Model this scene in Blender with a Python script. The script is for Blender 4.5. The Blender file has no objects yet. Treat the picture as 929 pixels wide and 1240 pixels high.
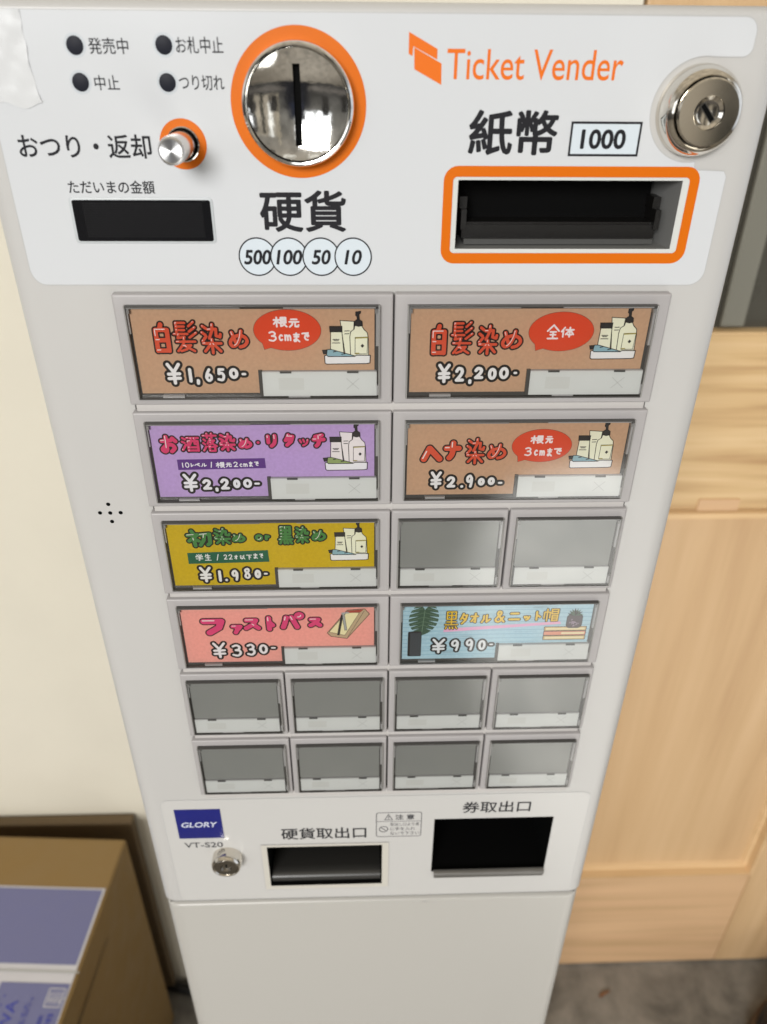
import bpy, bmesh, math, random
import numpy as np
from mathutils import Vector, Matrix
from mathutils.geometry import tessellate_polygon
random.seed(7)
S = bpy.context.scene
COL = S.collection

# ------------------------------------------------------------------ camera
cd = bpy.data.cameras.new('camera'); cam = bpy.data.objects.new('camera', cd); COL.objects.link(cam)
RX, DN, FW = Vector((0.99948, -0.0314, 0.00773)), Vector((-0.00987, -0.52376, -0.85181)), Vector((0.03079, 0.85129, -0.52379))
m = Matrix((RX, -DN, -FW)).transposed().to_4x4(); m.translation = Vector((0, -0.29048, 1.4))
cam.matrix_world = m
cd.sensor_fit = 'VERTICAL'; cd.sensor_height = 24.0; cd.lens = 24.0*915/1240
cd.clip_start = 0.02; cd.clip_end = 60
cd.dof.use_dof = True; cd.dof.focus_distance = 0.325; cd.dof.aperture_fstop = 6.6
S.camera = cam

# ------------------------------------------------------------------ world: the room's soft light, plus added bright and dark patches for reflections
W = bpy.data.worlds.new('World'); S.world = W; W.use_nodes = True
nt = W.node_tree; nt.nodes.clear()
def wn(t): return nt.nodes.new(t)
def wmath(op, a, b=None, c=None):
    n = wn('ShaderNodeMath'); n.operation = op
    for i, v in enumerate((a, b, c)):
        if v is None: continue
        if isinstance(v, (int, float)): n.inputs[i].default_value = v
        else: nt.links.new(v, n.inputs[i])
    return n.outputs[0]
tc = wn('ShaderNodeTexCoord'); sx = wn('ShaderNodeSeparateXYZ'); nt.links.new(tc.outputs['Generated'], sx.inputs[0])
dx, dy, dz = sx.outputs
back = wmath('LESS_THAN', dy, -0.05)
den = wmath('MAXIMUM', wmath('MULTIPLY', dy, -1.0), 0.05)
U = wmath('DIVIDE', dx, den); Vv = wmath('DIVIDE', dz, den)
def smooth_band(v, lo, hi, e=0.015):
    def st(x0, x1):
        n = wn('ShaderNodeMapRange'); n.interpolation_type = 'SMOOTHSTEP'
        nt.links.new(v, n.inputs[0]); n.inputs[1].default_value = x0; n.inputs[2].default_value = x1
        return n.outputs[0]
    return wmath('SUBTRACT', st(lo-e, lo+e), st(hi-e, hi+e))
def rect_mask(u0, u1, v0, v1, e=0.015):
    return wmath('MULTIPLY', wmath('MULTIPLY', smooth_band(U, u0, u1, e), smooth_band(Vv, v0, v1, e)), back)
ramp = wn('ShaderNodeValToRGB'); nt.links.new(wmath('MULTIPLY_ADD', dz, 0.5, 0.5), ramp.inputs[0])
cr = ramp.color_ramp; cr.elements[0].position = 0.18; cr.elements[0].color = (0.06, 0.057, 0.052, 1)
cr.elements[1].position = 0.90; cr.elements[1].color = (0.84, 0.74, 0.58, 1)
for p, c in ((0.40, (0.10, 0.095, 0.088, 1)), (0.50, (0.24, 0.23, 0.21, 1)), (0.62, (0.36, 0.34, 0.30, 1)), (0.70, (0.42, 0.385, 0.33, 1))):
    e = cr.elements.new(p); e.color = c
def layer(base, fac, col):
    n = wn('ShaderNodeMix'); n.data_type = 'RGBA'
    nt.links.new(fac, n.inputs[0]); nt.links.new(base, n.inputs[6]); n.inputs[7].default_value = (*col, 1)
    return n.outputs[2]
c = ramp.outputs[0]
side_r = wmath('MULTIPLY', smooth_band(dx, 0.86, 2.0, .08), smooth_band(dz, -0.30, 0.55, .1))  # added bright fields at both sides to light the casing's rounded edges
side_l = wmath('MULTIPLY', smooth_band(dx, -2.0, -0.86, .08), smooth_band(dz, 0.05, 0.55, .1))
c = layer(c, side_r, (1.35, 1.45, 1.6))
c = layer(c, side_l, (1.0, .98, .93))
c = layer(c, rect_mask(0.04, 0.50, -1.7, -0.40, .06), (0.95, 0.97, 0.97))
c = layer(c, rect_mask(-1.2, -0.20, -1.7, -0.85, .08), (0.55, 0.56, 0.56))
c = layer(c, rect_mask(-0.16, -0.10, -1.6, -0.30, .05), (0.5, 0.5, 0.5))
c = layer(c, rect_mask(-0.31, -0.25, -0.98, -0.66, .02), (3.2, 3.2, 3.1))
c = layer(c, rect_mask(0.22, 0.95, -0.20, 0.34, .03), (0.62, 0.55, 0.44))
c = layer(c, rect_mask(0.30, 0.35, -0.10, 0.34, .02), (2.2, 2.2, 2.1))
c = layer(c, rect_mask(0.42, 0.47, -0.25, 0.30, .02), (0.05, 0.05, 0.045))
c = layer(c, rect_mask(0.55, 0.95, -0.12, 0.30), (0.16, 0.15, 0.14))
c = layer(c, rect_mask(0.62, 0.82, -0.05, 0.22), (3.2, 3.3, 3.4))
c = layer(c, rect_mask(-0.55, -0.02, 0.02, 0.36), (3.4, 3.5, 3.6))
c = layer(c, rect_mask(-0.32, -0.29, 0.02, 0.36, .006), (0.3, 0.3, 0.3))
c = layer(c, rect_mask(-1.7, -0.95, -0.15, 0.5), (3.0, 3.1, 3.2))
c = layer(c, rect_mask(0.20, 0.23, -0.2, 0.45, .01), (0.75, 0.66, 0.5))
c = layer(c, rect_mask(0.32, 0.5, 0.55, 0.72, .02), (0.06, 0.06, 0.06))
for k_ in range(5):
    c = layer(c, rect_mask(-0.9+k_*0.37, -0.78+k_*0.37, -0.22+0.03*(k_ % 2), 0.02+0.05*(k_ % 3), .02), (0.07, 0.065, 0.06))
    c = layer(c, rect_mask(-0.8+k_*0.4, -0.62+k_*0.4, 0.62, 0.66, .01), (1.6, 1.55, 1.4))
c = layer(c, rect_mask(-2.0, 1.6, -0.30, -0.24, .02), (0.22, 0.2, 0.18))
c = layer(c, rect_mask(-0.24, -0.06, -3.0, -0.30, .04), (0.02, 0.02, 0.022))
c = layer(c, rect_mask(0.0, 0.16, -3.0, -0.30, .04), (0.02, 0.02, 0.022))
c = layer(c, rect_mask(-0.22, 0.12, -0.42, -0.02, .06), (0.035, 0.035, 0.04))
c = layer(c, rect_mask(-0.13, 0.05, -0.1, 0.10, .05), (0.04, 0.045, 0.07))
nz = wn('ShaderNodeTexNoise'); nz.inputs['Scale'].default_value = 7; nz.inputs['Detail'].default_value = 4; nt.links.new(tc.outputs['Generated'], nz.inputs['Vector'])
vm = wn('ShaderNodeVectorMath'); vm.operation = 'SCALE'; nt.links.new(c, vm.inputs[0]); nt.links.new(wmath('MULTIPLY_ADD', nz.outputs[0], 1.6, 0.2), vm.inputs['Scale']); c = vm.outputs[0]
bg = wn('ShaderNodeBackground'); nt.links.new(c, bg.inputs[0]); bg.inputs[1].default_value = 0.62
wo = wn('ShaderNodeOutputWorld'); nt.links.new(bg.outputs[0], wo.inputs[0])

# ------------------------------------------------------------------ lamps: daylight from the shop front, to the left behind the camera
def area(name, loc, target, sx_, sy_, power, col):
    l = bpy.data.lights.new(name, 'AREA'); l.shape = 'RECTANGLE'; l.size = sx_; l.size_y = sy_; l.energy = power; l.color = col
    o = bpy.data.objects.new(name, l); COL.objects.link(o); o.location = loc
    o.rotation_euler = (Vector(target)-Vector(loc)).to_track_quat('-Z', 'Y').to_euler()
    return o
area('shopfront_window_light', (-1.15, -3.75, 2.65), (0.0, 0.2, 1.0), 1.6, 1.2, 160, (1.0, 0.985, 0.955))
sl = bpy.data.lights.new('added_sun_patch_light', 'SPOT'); sl.energy = 24000; sl.spot_size = math.radians(12.5); sl.spot_blend = .35; sl.shadow_soft_size = .05; sl.color = (.93, .97, 1.0)
so = bpy.data.objects.new('added_sun_patch_light', sl); COL.objects.link(so); so.location = (1.05, -6.4, 3.2)      # added spot: bright floor patch right of the viewer, for sheen on the casing
so.rotation_euler = (Vector((.90, -1.50, -.045))-Vector(so.location)).to_track_quat('-Z', 'Y').to_euler()
S.view_settings.view_transform = 'Standard'; S.view_settings.look = 'None'; S.view_settings.exposure = 0.08; S.view_settings.gamma = 1.0
S.cycles.max_bounces = 8; S.cycles.transparent_max_bounces = 12

# ------------------------------------------------------------------ materials
MATS = {}
def srgb(r, g, b):
    f = lambda v: (v/255/12.92) if v/255 <= .04045 else ((v/255+.055)/1.055)**2.4
    return (f(r), f(g), f(b))
def pm(name, col, rough=0.5, metal=0.0, spec=0.5, coat=0.0, bump=None, vary=None, aniso=None):
    mt = bpy.data.materials.new(name); mt.use_nodes = True; t = mt.node_tree; b = t.nodes['Principled BSDF']
    b.inputs['Base Color'].default_value = (*col, 1); b.inputs['Roughness'].default_value = rough
    b.inputs['Metallic'].default_value = metal; b.inputs['Specular IOR Level'].default_value = spec
    b.inputs['Coat Weight'].default_value = coat; b.inputs['Coat Roughness'].default_value = 0.06
    tcn = t.nodes.new('ShaderNodeTexCoord')
    if vary:                                   # (scale, amount): soft mottling of the surface itself
        n = t.nodes.new('ShaderNodeTexNoise'); n.inputs['Scale'].default_value = vary[0]; n.inputs['Detail'].default_value = 5
        t.links.new(tcn.outputs['Object'], n.inputs['Vector'])
        mx = t.nodes.new('ShaderNodeMix'); mx.data_type = 'RGBA'
        mx.inputs[6].default_value = (*[v*(1-vary[1]) for v in col], 1); mx.inputs[7].default_value = (*[min(1, v*(1+vary[1])) for v in col], 1)
        t.links.new(n.outputs[0], mx.inputs[0]); t.links.new(mx.outputs[2], b.inputs['Base Color'])
        mr = t.nodes.new('ShaderNodeMapRange'); mr.inputs[1].default_value = .3; mr.inputs[2].default_value = .7
        mr.inputs[3].default_value = rough*.85; mr.inputs[4].default_value = min(1, rough*1.2)
        t.links.new(n.outputs[0], mr.inputs[0]); t.links.new(mr.outputs[0], b.inputs['Roughness'])
    if bump:                                   # (scale, strength, distance)
        n = t.nodes.new('ShaderNodeTexNoise'); n.inputs['Scale'].default_value = bump[0]; n.inputs['Detail'].default_value = 4
        t.links.new(tcn.outputs['Object'], n.inputs['Vector'])
        bn = t.nodes.new('ShaderNodeBump'); bn.inputs['Strength'].default_value = bump[1]; bn.inputs['Distance'].default_value = bump[2]
        t.links.new(n.outputs[0], bn.inputs['Height']); t.links.new(bn.outputs[0], b.inputs['Normal'])
    if aniso:
        b.inputs['Anisotropic'].default_value = aniso
        tg = t.nodes.new('ShaderNodeTangent'); tg.direction_type = 'RADIAL'; tg.axis = 'Y'
        t.links.new(tg.outputs[0], b.inputs['Tangent'])
    MATS[name] = mt
    return mt
pm('cabinet_plastic', (0.455, 0.448, 0.436), .33, spec=.4, vary=(9, .02), bump=(900, .06, .0002))
pm('pedestal_paint', (0.41, 0.398, 0.372), .30, spec=.5)
pm('panel_film', (0.545, 0.56, 0.58), .16, spec=.45, vary=(6, .008), bump=(14, .03, .001))
pm('lower_film', (0.485, 0.478, 0.465), .20, spec=.5, vary=(9, .012))
pm('film_edge', (0.41, 0.41, 0.41), .5)
pm('seam_dark', (0.10, 0.095, 0.09), .6)
pm('button_plastic', (0.345, 0.33, 0.33), .38, spec=.4, vary=(20, .03), bump=(700, .06, .0002))
pm('ledge_plastic', (0.46, 0.44, 0.425), .42, spec=.4)
pm('smoke_plastic', (0.055, 0.053, 0.05), .22, spec=.5)
pm('clear_edge', (0.22, 0.215, 0.205), .18, spec=.6)
pm('clear_lit_tab', (0.32, 0.315, 0.31), .25, spec=.5)  # paler copy: lit bits of the clear frame put into the colour
pm('strip_white', (0.54, 0.55, 0.53), .42, vary=(40, .02))
pm('strip_mark', (0.505, 0.51, 0.485), .45)
pm('strip_line', (0.42, 0.425, 0.41), .45)
pm('blank_panel', (0.225, 0.23, 0.215), .35, spec=.5, vary=(18, .03))
pm('chrome', (0.80, 0.785, 0.75), .035, 1.0, vary=(60, .02))
pm('chrome_dish', (0.82, 0.81, 0.78), .06, 1.0, bump=(420, .06, .0004))
pm('nickel', (0.72, 0.68, 0.61), .08, 1.0, vary=(80, .04))
pm('nickel_shaded', (0.26, 0.24, 0.21), .18, 1.0, vary=(80, .06))  # darker nickel copy: a dim floor reflection put into the colour
pm('nickel_dark', (0.10, 0.095, 0.085), .35, 0.8)
pm('brushed', (0.74, 0.74, 0.74), .28, 1.0, aniso=.85)
pm('steel_side', (0.70, 0.66, 0.62), .16, 1.0)
pm('orange', (.58, .125, .002), .38, spec=.2)
pm('orange_logo', (.66, .14, .01), .38, spec=.2)
pm('ink', (0.016, 0.016, 0.019), .5, spec=.12)
pm('ink_soft', (0.06, 0.06, 0.065), .5, spec=.12)
pm('lamp_black', (0.010, 0.011, 0.018), .5, spec=.15)
pm('lamp_halo', (0.47, 0.50, 0.53), .25)
pm('pale_blue', (.55, .61, .66), .3)
pm('display_black', (0.006, 0.006, 0.007), .14)
pm('display_line', (0.013, 0.013, 0.014), .2)
pm('display_rim', (0.45, 0.475, 0.49), .3)
pm('black_hole', (0.003, 0.003, 0.003), .8, spec=.05)
pm('black_plastic', (0.006, 0.0055, 0.005), .35, bump=(300, .2, .0004))
pm('grey_plastic', (0.17, 0.17, 0.165), .4)
pm('dark_grey_plastic', (0.06, 0.06, 0.058), .4)
pm('lip_metal', (0.17, 0.165, 0.155), .35, .6, vary=(60, .12))
pm('lip_dark', (0.03, 0.029, 0.027), .3)
pm('bezel_cream', (0.50, 0.48, 0.43), .4)
pm('brand_blue', (0.003, 0.007, 0.145), .3, coat=.3)
pm('brand_silver', (0.55, 0.58, 0.68), .4)
pm('tape', (0.56, 0.57, 0.58), .22, spec=.5, coat=.2)
# card inks
for n, c_ in dict(tan=(178, 145, 117), purple=(170, 144, 188), mustard=(184, 157, 12), pink=(230, 150, 138), sky=(160, 189, 199), sky2=(140, 172, 186),
                  red=(194, 68, 38), redtitle=(194, 76, 50), magenta=(194, 52, 96), rose=(196, 62, 110), green=(62, 118, 58), greenbar=(30, 88, 64), purplebar=(84, 46, 116),
                  gold=(236, 176, 48), swash=(222, 158, 186), cream=(232, 224, 192), blush=(232, 208, 206), tubeblue=(126, 160, 170), tubegreen=(130, 148, 92),
                  white=(240, 238, 232), black=(26, 22, 20), charcoal=(44, 42, 42), olive=(150, 140, 70), leaf=(62, 84, 66), leaf2=(112, 136, 112), vase=(58, 62, 66),
                  book1=(186, 156, 104), book2=(206, 136, 110), bookedge=(216, 202, 160), boardside=(172, 154, 124), boardtop=(226, 208, 164), boardred=(150, 62, 52), pen=(150, 154, 152), pot=(70, 58, 62), potpat=(142, 122, 140)).items():
    c3 = srgb(*c_); pm('card_'+n, tuple(min(.70, v*1.04) for v in c3) if max(c3) > .05 else c3, .6, spec=.15)
for n in ('tan', 'purple', 'mustard', 'pink', 'sky'):
    mt = MATS['card_'+n]; t = mt.node_tree; b = t.nodes['Principled BSDF']; base = tuple(b.inputs['Base Color'].default_value)
    no = t.nodes.new('ShaderNodeTexNoise'); no.inputs['Scale'].default_value = 700; no.inputs['Detail'].default_value = 3
    tcn = t.nodes.new('ShaderNodeTexCoord'); t.links.new(tcn.outputs['Object'], no.inputs['Vector'])
    mx = t.nodes.new('ShaderNodeMix'); mx.data_type = 'RGBA'; mx.inputs[6].default_value = tuple(v*.86 for v in base[:3])+(1,); mx.inputs[7].default_value = tuple(v*1.14 for v in base[:3])+(1,)
    t.links.new(no.outputs[0], mx.inputs[0]); t.links.new(mx.outputs[2], b.inputs['Base Color'])
# thin clear cover
mt = bpy.data.materials.new('clear_cover'); mt.use_nodes = True; t = mt.node_tree; t.nodes.clear()
tr = t.nodes.new('ShaderNodeBsdfTransparent'); gl = t.nodes.new('ShaderNodeBsdfGlossy'); gl.inputs['Roughness'].default_value = .07
fr = t.nodes.new('ShaderNodeFresnel'); fr.inputs[0].default_value = 1.75; mi = t.nodes.new('ShaderNodeMixShader'); ou = t.nodes.new('ShaderNodeOutputMaterial')
tr.inputs[0].default_value = (1, 1, 1, 1)
t.links.new(fr.outputs[0], mi.inputs[0]); t.links.new(tr.outputs[0], mi.inputs[1]); t.links.new(gl.outputs[0], mi.inputs[2]); t.links.new(mi.outputs[0], ou.inputs[0])
MATS['clear_cover'] = mt
# wood: grain stretched along one axis
def wood(name, axis, c0, c1, c2, sc=1.0):
    mt = bpy.data.materials.new(name); mt.use_nodes = True; t = mt.node_tree; b = t.nodes['Principled BSDF']
    tcn = t.nodes.new('ShaderNodeTexCoord'); mp = t.nodes.new('ShaderNodeMapping'); t.links.new(tcn.outputs['Object'], mp.inputs[0])
    mp.inputs['Scale'].default_value = (1.2*sc, 1.2*sc, 26*sc) if axis == 'X' else (16*sc, 1.2*sc, 1.0*sc)
    n = t.nodes.new('ShaderNodeTexNoise'); n.inputs['Scale'].default_value = 2.4; n.inputs['Detail'].default_value = 6; n.inputs['Distortion'].default_value = .5
    t.links.new(mp.outputs[0], n.inputs['Vector'])
    mp2 = t.nodes.new('ShaderNodeMapping'); t.links.new(tcn.outputs['Object'], mp2.inputs[0])
    mp2.inputs['Scale'].default_value = (6, 6, 260) if axis == 'X' else (260, 6, 6)
    n2 = t.nodes.new('ShaderNodeTexNoise'); n2.inputs['Scale'].default_value = 1.5; n2.inputs['Detail'].default_value = 3; t.links.new(mp2.outputs[0], n2.inputs['Vector'])
    r = t.nodes.new('ShaderNodeValToRGB'); r.color_ramp.elements[0].position = .30; r.color_ramp.elements[0].color = (*c0, 1); r.color_ramp.elements[1].position = .72; r.color_ramp.elements[1].color = (*c2, 1)
    e = r.color_ramp.elements.new(.5); e.color = (*c1, 1)
    ad = t.nodes.new('ShaderNodeMath'); ad.operation = 'MULTIPLY_ADD'; t.links.new(n2.outputs[0], ad.inputs[0]); ad.inputs[1].default_value = .22
    t.links.new(n.outputs[0], ad.inputs[2]); sb = t.nodes.new('ShaderNodeMath'); sb.operation = 'SUBTRACT'; t.links.new(ad.outputs[0], sb.inputs[0]); sb.inputs[1].default_value = .11
    t.links.new(sb.outputs[0], r.inputs[0]); t.links.new(r.outputs[0], b.inputs['Base Color']); b.inputs['Roughness'].default_value = .45
    MATS[name] = mt
wood('wood_rail', 'X', (.44, .265, .12), (.60, .41, .205), (.68, .49, .27))
wood('wood_low_rail', 'X', (.50, .315, .165), (.60, .385, .215), (.67, .44, .25), .6)
wood('wood_panel', 'Z', (.49, .31, .16), (.565, .375, .20), (.615, .42, .235), .6)
wood('wood_mould', 'X', (.56, .37, .19), (.66, .45, .24), (.72, .50, .28))
pm('rail_shade_patch', (.60, .385, .215), .5)
pm('wall_plaster', (0.66, 0.62, 0.52), .8, vary=(7, .07), bump=(70, .25, .002))
pm('glass_dark', (0.060, 0.057, 0.046), .25, spec=.5, vary=(6, .25))
pm('reflection_grey', (0.17, 0.165, 0.135), .6)
pm('box_card', (0.235, 0.148, 0.052), .8, vary=(24, .05), bump=(260, .1, .0008))
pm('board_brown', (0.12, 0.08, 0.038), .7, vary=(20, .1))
pm('box_line', (0.06, 0.035, 0.015), .9)
pm('box_print', (0.155, 0.16, 0.30), .7, vary=(60, .05))
pm('box_print_white', (0.56, 0.55, 0.58), .7, vary=(40, .05))
pm('box_ink', (0.05, 0.06, 0.36), .7)
pm('cable_black', (0.008, 0.008, 0.008), .4)
pm('shoe_black', (0.010, 0.008, 0.009), .4, bump=(120, .2, .002))
pm('shoe_welt', (0.075, 0.045, 0.022), .6)
pm('leaf_brown', (0.20, 0.085, 0.03), .7)
mt = pm('concrete', (.2, .19, .17), .75); t = mt.node_tree; b = t.nodes['Principled BSDF']
tcn = t.nodes.new('ShaderNodeTexCoord')
n1 = t.nodes.new('ShaderNodeTexNoise'); n1.inputs['Scale'].default_value = 9; n1.inputs['Detail'].default_value = 9; n1.inputs['Roughness'].default_value = .62; n1.inputs['Distortion'].default_value = .25
t.links.new(tcn.outputs['Object'], n1.inputs['Vector'])
r = t.nodes.new('ShaderNodeValToRGB'); el = r.color_ramp.elements
el[0].position = .34; el[0].color = (.085, .078, .067, 1); el[1].position = .70; el[1].color = (.29, .265, .23, 1); e = el.new(.50); e.color = (.18, .165, .142, 1)
t.links.new(n1.outputs[0], r.inputs[0]); t.links.new(r.outputs[0], b.inputs['Base Color'])
bn = t.nodes.new('ShaderNodeBump'); bn.inputs['Strength'].default_value = .3; bn.inputs['Distance'].default_value = .004; t.links.new(n1.outputs[0], bn.inputs['Height']); t.links.new(bn.outputs[0], b.inputs['Normal'])

# ------------------------------------------------------------------ mesh builder. Panel units: x right, z up (mm, 0 at camera height), h = mm in front of the panel
BASE_Z = 1.4
WPOS = {}
class MB:
    def __init__(s, ox=0, oz=0): s.v = []; s.f = []; s.m = []; s.sm = []; s.names = []; s.ox = ox; s.oz = oz
    def mi(s, name):
        if name not in s.names: s.names.append(name)
        return s.names.index(name)
    def add(s, verts, faces, mat, smooth=False):
        o = len(s.v); k = s.mi(mat); s.v.extend(verts)
        for f in faces: s.f.append(tuple(i+o for i in f)); s.m.append(k); s.sm.append(smooth)
    def poly(s, pts, h, mat, holes=()):
        loops = [[Vector((p[0], p[1], 0)) for p in l] for l in (pts, *holes)]
        flat = [p for l in loops for p in l]
        tri = tessellate_polygon(loops); fs = []
        for a, b_, c_ in tri:
            A, B, C_ = flat[a], flat[b_], flat[c_]
            fs.append((a, b_, c_) if (B-A).cross(C_-A).z > 0 else (a, c_, b_))
        s.add([(p.x, p.y, h) for p in flat], fs, mat)
    def rect(s, x0, z0, x1, z1, h, mat): s.poly([(x0, z0), (x1, z0), (x1, z1), (x0, z1)], h, mat)
    def loft(s, rings, mat, cap0=False, cap1=True, smooth=False):
        n = len(rings[0]); vs = [p for r_ in rings for p in r_]; fs = []
        for k in range(len(rings)-1):
            for i in range(n):
                j = (i+1) % n; fs.append((k*n+i, k*n+j, (k+1)*n+j, (k+1)*n+i))
        if cap1: fs.append(tuple((len(rings)-1)*n+i for i in range(n)))
        if cap0: fs.append(tuple(reversed(range(n))))
        s.add(vs, fs, mat, smooth)
    def plate(s, x0, z0, x1, z1, h0, h1, mat, r_=0.0, bev=0.0, back=False):   # a slab with a rounded outline and a softened front edge
        rings = [[(p[0], p[1], h0) for p in rrect(x0, z0, x1, z1, r_)]]
        if bev > 0:
            for a in (0, 30, 60, 90):
                a = math.radians(a); q = bev*(1-math.cos(a))
                rings.append([(p[0], p[1], h1-bev+bev*math.sin(a)) for p in rrect(x0+q, z0+q, x1-q, z1-q, max(r_-q, .01) if r_ else 0)])
        else: rings.append([(p[0], p[1], h1) for p in rrect(x0, z0, x1, z1, r_)])
        s.loft(rings, mat, cap0=back, smooth=bev > 0)
    def housing(s, x0, z0, x1, z1, h0, dep, bx_, bz, mat):
        rings = [[(p[0], p[1], h0) for p in rrect(x0, z0, x1, z1, 2.5)]]
        for a in range(0, 91, 10):
            a = math.radians(a); k = 1-math.cos(a)
            rings.append([(p[0], p[1], -dep+dep*math.sin(a)) for p in rrect(x0+bx_*k, z0+bz*k, x1-bx_*k, z1-bz*k, 2.5)])
        s.loft(rings, mat, cap0=True, smooth=True)
    def ring(s, cx, cz, r0, r1, h, mat, n=96):
        s.poly(circ(cx, cz, r1, n), h, mat, [circ(cx, cz, r0, n)])
    def disc(s, cx, cz, r_, h, mat, n=48): s.poly(circ(cx, cz, r_, n), h, mat)
    def lathe(s, cx, cz, prof, mat, n=96, cap=True):
        rings = [[(cx+r_*math.cos(2*math.pi*i/n), cz+r_*math.sin(2*math.pi*i/n), h) for i in range(n)] for r_, h in prof]
        s.loft(rings, mat, cap1=cap, smooth=True)
    def line(s, pts, w, h, mat, closed=False):
        P = [Vector(p) for p in pts]; n = len(P); L, R_ = [], []
        for i in range(n):
            a = P[i-1] if (i or closed) else None; b_ = P[(i+1) % n] if (i < n-1 or closed) else None
            d1 = (P[i]-a).normalized() if a is not None else None; d2 = (b_-P[i]).normalized() if b_ is not None else None
            if d1 is None: d1 = d2
            if d2 is None: d2 = d1
            t_ = d1+d2
            t_ = t_.normalized() if t_.length > 1e-6 else d1
            nn = Vector((-t_.y, t_.x)); k = 1/max(.45, abs(nn.dot(Vector((-d1.y, d1.x)))))
            L.append(P[i]+nn*w/2*k); R_.append(P[i]-nn*w/2*k)
        vs = [(p.x, p.y, h) for p in L]+[(p.x, p.y, h) for p in R_]; fs = []
        for i in range(n if closed else n-1):
            j = (i+1) % n; fs.append((n+i, n+j, j, i))
        s.add(vs, fs, mat)
    def box(s, x0, z0, x1, z1, h0, h1, mat):
        s.plate(x0, z0, x1, z1, h0, h1, mat, back=True)
    def text(s, body, x0, z0, x1, z1, h, mat, bold=0.0, shear=0.0):
        cu = bpy.data.curves.new('t', 'FONT'); cu.body = body; cu.offset = min(bold, 0); cu.shear = shear; cu.resolution_u = 4
        o = bpy.data.objects.new('t', cu); COL.objects.link(o)
        ev = o.evaluated_get(bpy.context.evaluated_depsgraph_get()); me = ev.to_mesh()
        co = [v.co.copy() for v in me.vertices]; fs = [tuple(p.vertices) for p in me.polygons]; ev.to_mesh_clear()
        bpy.data.objects.remove(o); bpy.data.curves.remove(cu)
        if not co: print('NO GLYPHS', body); return
        ax, bx_ = min(c_.x for c_ in co), max(c_.x for c_ in co); ay, by = min(c_.y for c_ in co), max(c_.y for c_ in co)
        kx, ky = (x1-x0)/max(bx_-ax, 1e-6), (z1-z0)/max(by-ay, 1e-6)
        vs = [(x0+(c_.x-ax)*kx, z0+(c_.y-ay)*ky, h) for c_ in co]; ff = []
        for f in fs:
            a, b_, c_ = (Vector(co[f[i]]) for i in (0, 1, 2))
            ff.append(f if (b_-a).cross(c_-a).z >= 0 else tuple(reversed(f)))
        w = bold*ky if bold > 0 else 0              # heavier weights: the outline printed again a hair to each side
        vs = [(c0[0], c0[1], h) for c0 in vs]
        offs = [(0, 0)]+([(w*math.cos(a), w*math.sin(a)) for a in np.linspace(0, 2*math.pi, 9)[:-1]] if w > .02 else [])
        for k, (du, dv) in enumerate(offs):
            s.add([(x*(1-2*w/max(x1-x0, .1))+(x0+x1)*w/max(x1-x0, .1)+du, z*(1-2*w/max(z1-z0, .1))+(z0+z1)*w/max(z1-z0, .1)+dv, h+.002*k) for x, z, _ in vs], ff, mat)
    def build(s, name, parent=None, angle=35, world=False):
        me = bpy.data.meshes.new(name)
        if world: vs = s.v; loc = Vector((s.ox, s.oz, 0))
        else:
            vs = [((x-s.ox)/1000, -h/1000, (z-s.oz)/1000) for x, z, h in s.v]; loc = Vector((s.ox/1000, 0, BASE_Z+s.oz/1000))
        me.from_pydata(vs, [], s.f)
        for n in s.names: me.materials.append(MATS[n])
        me.polygons.foreach_set('material_index', s.m); me.polygons.foreach_set('use_smooth', s.sm)
        me.update()
        if any(s.sm): me.set_sharp_from_angle(angle=math.radians(angle))
        return link(name, me, parent, loc)
def link(name, me, parent, wloc):
    o = bpy.data.objects.new(name, me); COL.objects.link(o); WPOS[o.name] = Vector(wloc)
    if parent is not None: o.parent = parent; o.location = Vector(wloc)-WPOS[parent.name]
    else: o.location = wloc
    return o
def circ(cx, cz, r_, n=48, a0=0): return [(cx+r_*math.cos(a0+2*math.pi*i/n), cz+r_*math.sin(a0+2*math.pi*i/n)) for i in range(n)]
def ell(cx, cz, rx, rz, n=64): return [(cx+rx*math.cos(2*math.pi*i/n), cz+rz*math.sin(2*math.pi*i/n)) for i in range(n)]
def rrect(x0, z0, x1, z1, r_, n=6):
    if x0 > x1: x0, x1 = x1, x0
    if z0 > z1: z0, z1 = z1, z0
    if r_ <= 0: return [(x0, z0), (x1, z0), (x1, z1), (x0, z1)]
    out = []
    for cx, cz, a in ((x1-r_, z0+r_, -90), (x1-r_, z1-r_, 0), (x0+r_, z1-r_, 90), (x0+r_, z0+r_, 180)):
        for i in range(n+1):
            t_ = math.radians(a+90*i/n); out.append((cx+r_*math.cos(t_), cz+r_*math.sin(t_)))
    return out
def tag(o, label=None, cat=None, group=None, kind=None):
    if label: o['label'] = label
    if cat: o['category'] = cat
    if group: o['group'] = group
    if kind: o['kind'] = kind
    return o
def empty(name, loc):
    o = bpy.data.objects.new(name, None); COL.objects.link(o); o.location = loc; o.empty_display_size = .05; WPOS[o.name] = Vector(loc)
    return o
def cut(o, boxes, mat):                        # carve rectangular openings (panel mm: x0,z0,x1,z1,h0,h1) out of a closed mesh
    c_ = MB(0, 0)
    for b_ in boxes: c_.box(*b_, mat)
    k = c_.build('cutter')
    md = o.modifiers.new('cut', 'BOOLEAN'); md.operation = 'DIFFERENCE'; md.object = k; md.solver = 'EXACT'; md.material_mode = 'TRANSFER'
    bpy.context.view_layer.update()
    ev = o.evaluated_get(bpy.context.evaluated_depsgraph_get()); me = bpy.data.meshes.new_from_object(ev)
    o.modifiers.clear(); o.data = me; bpy.data.objects.remove(k)

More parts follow.
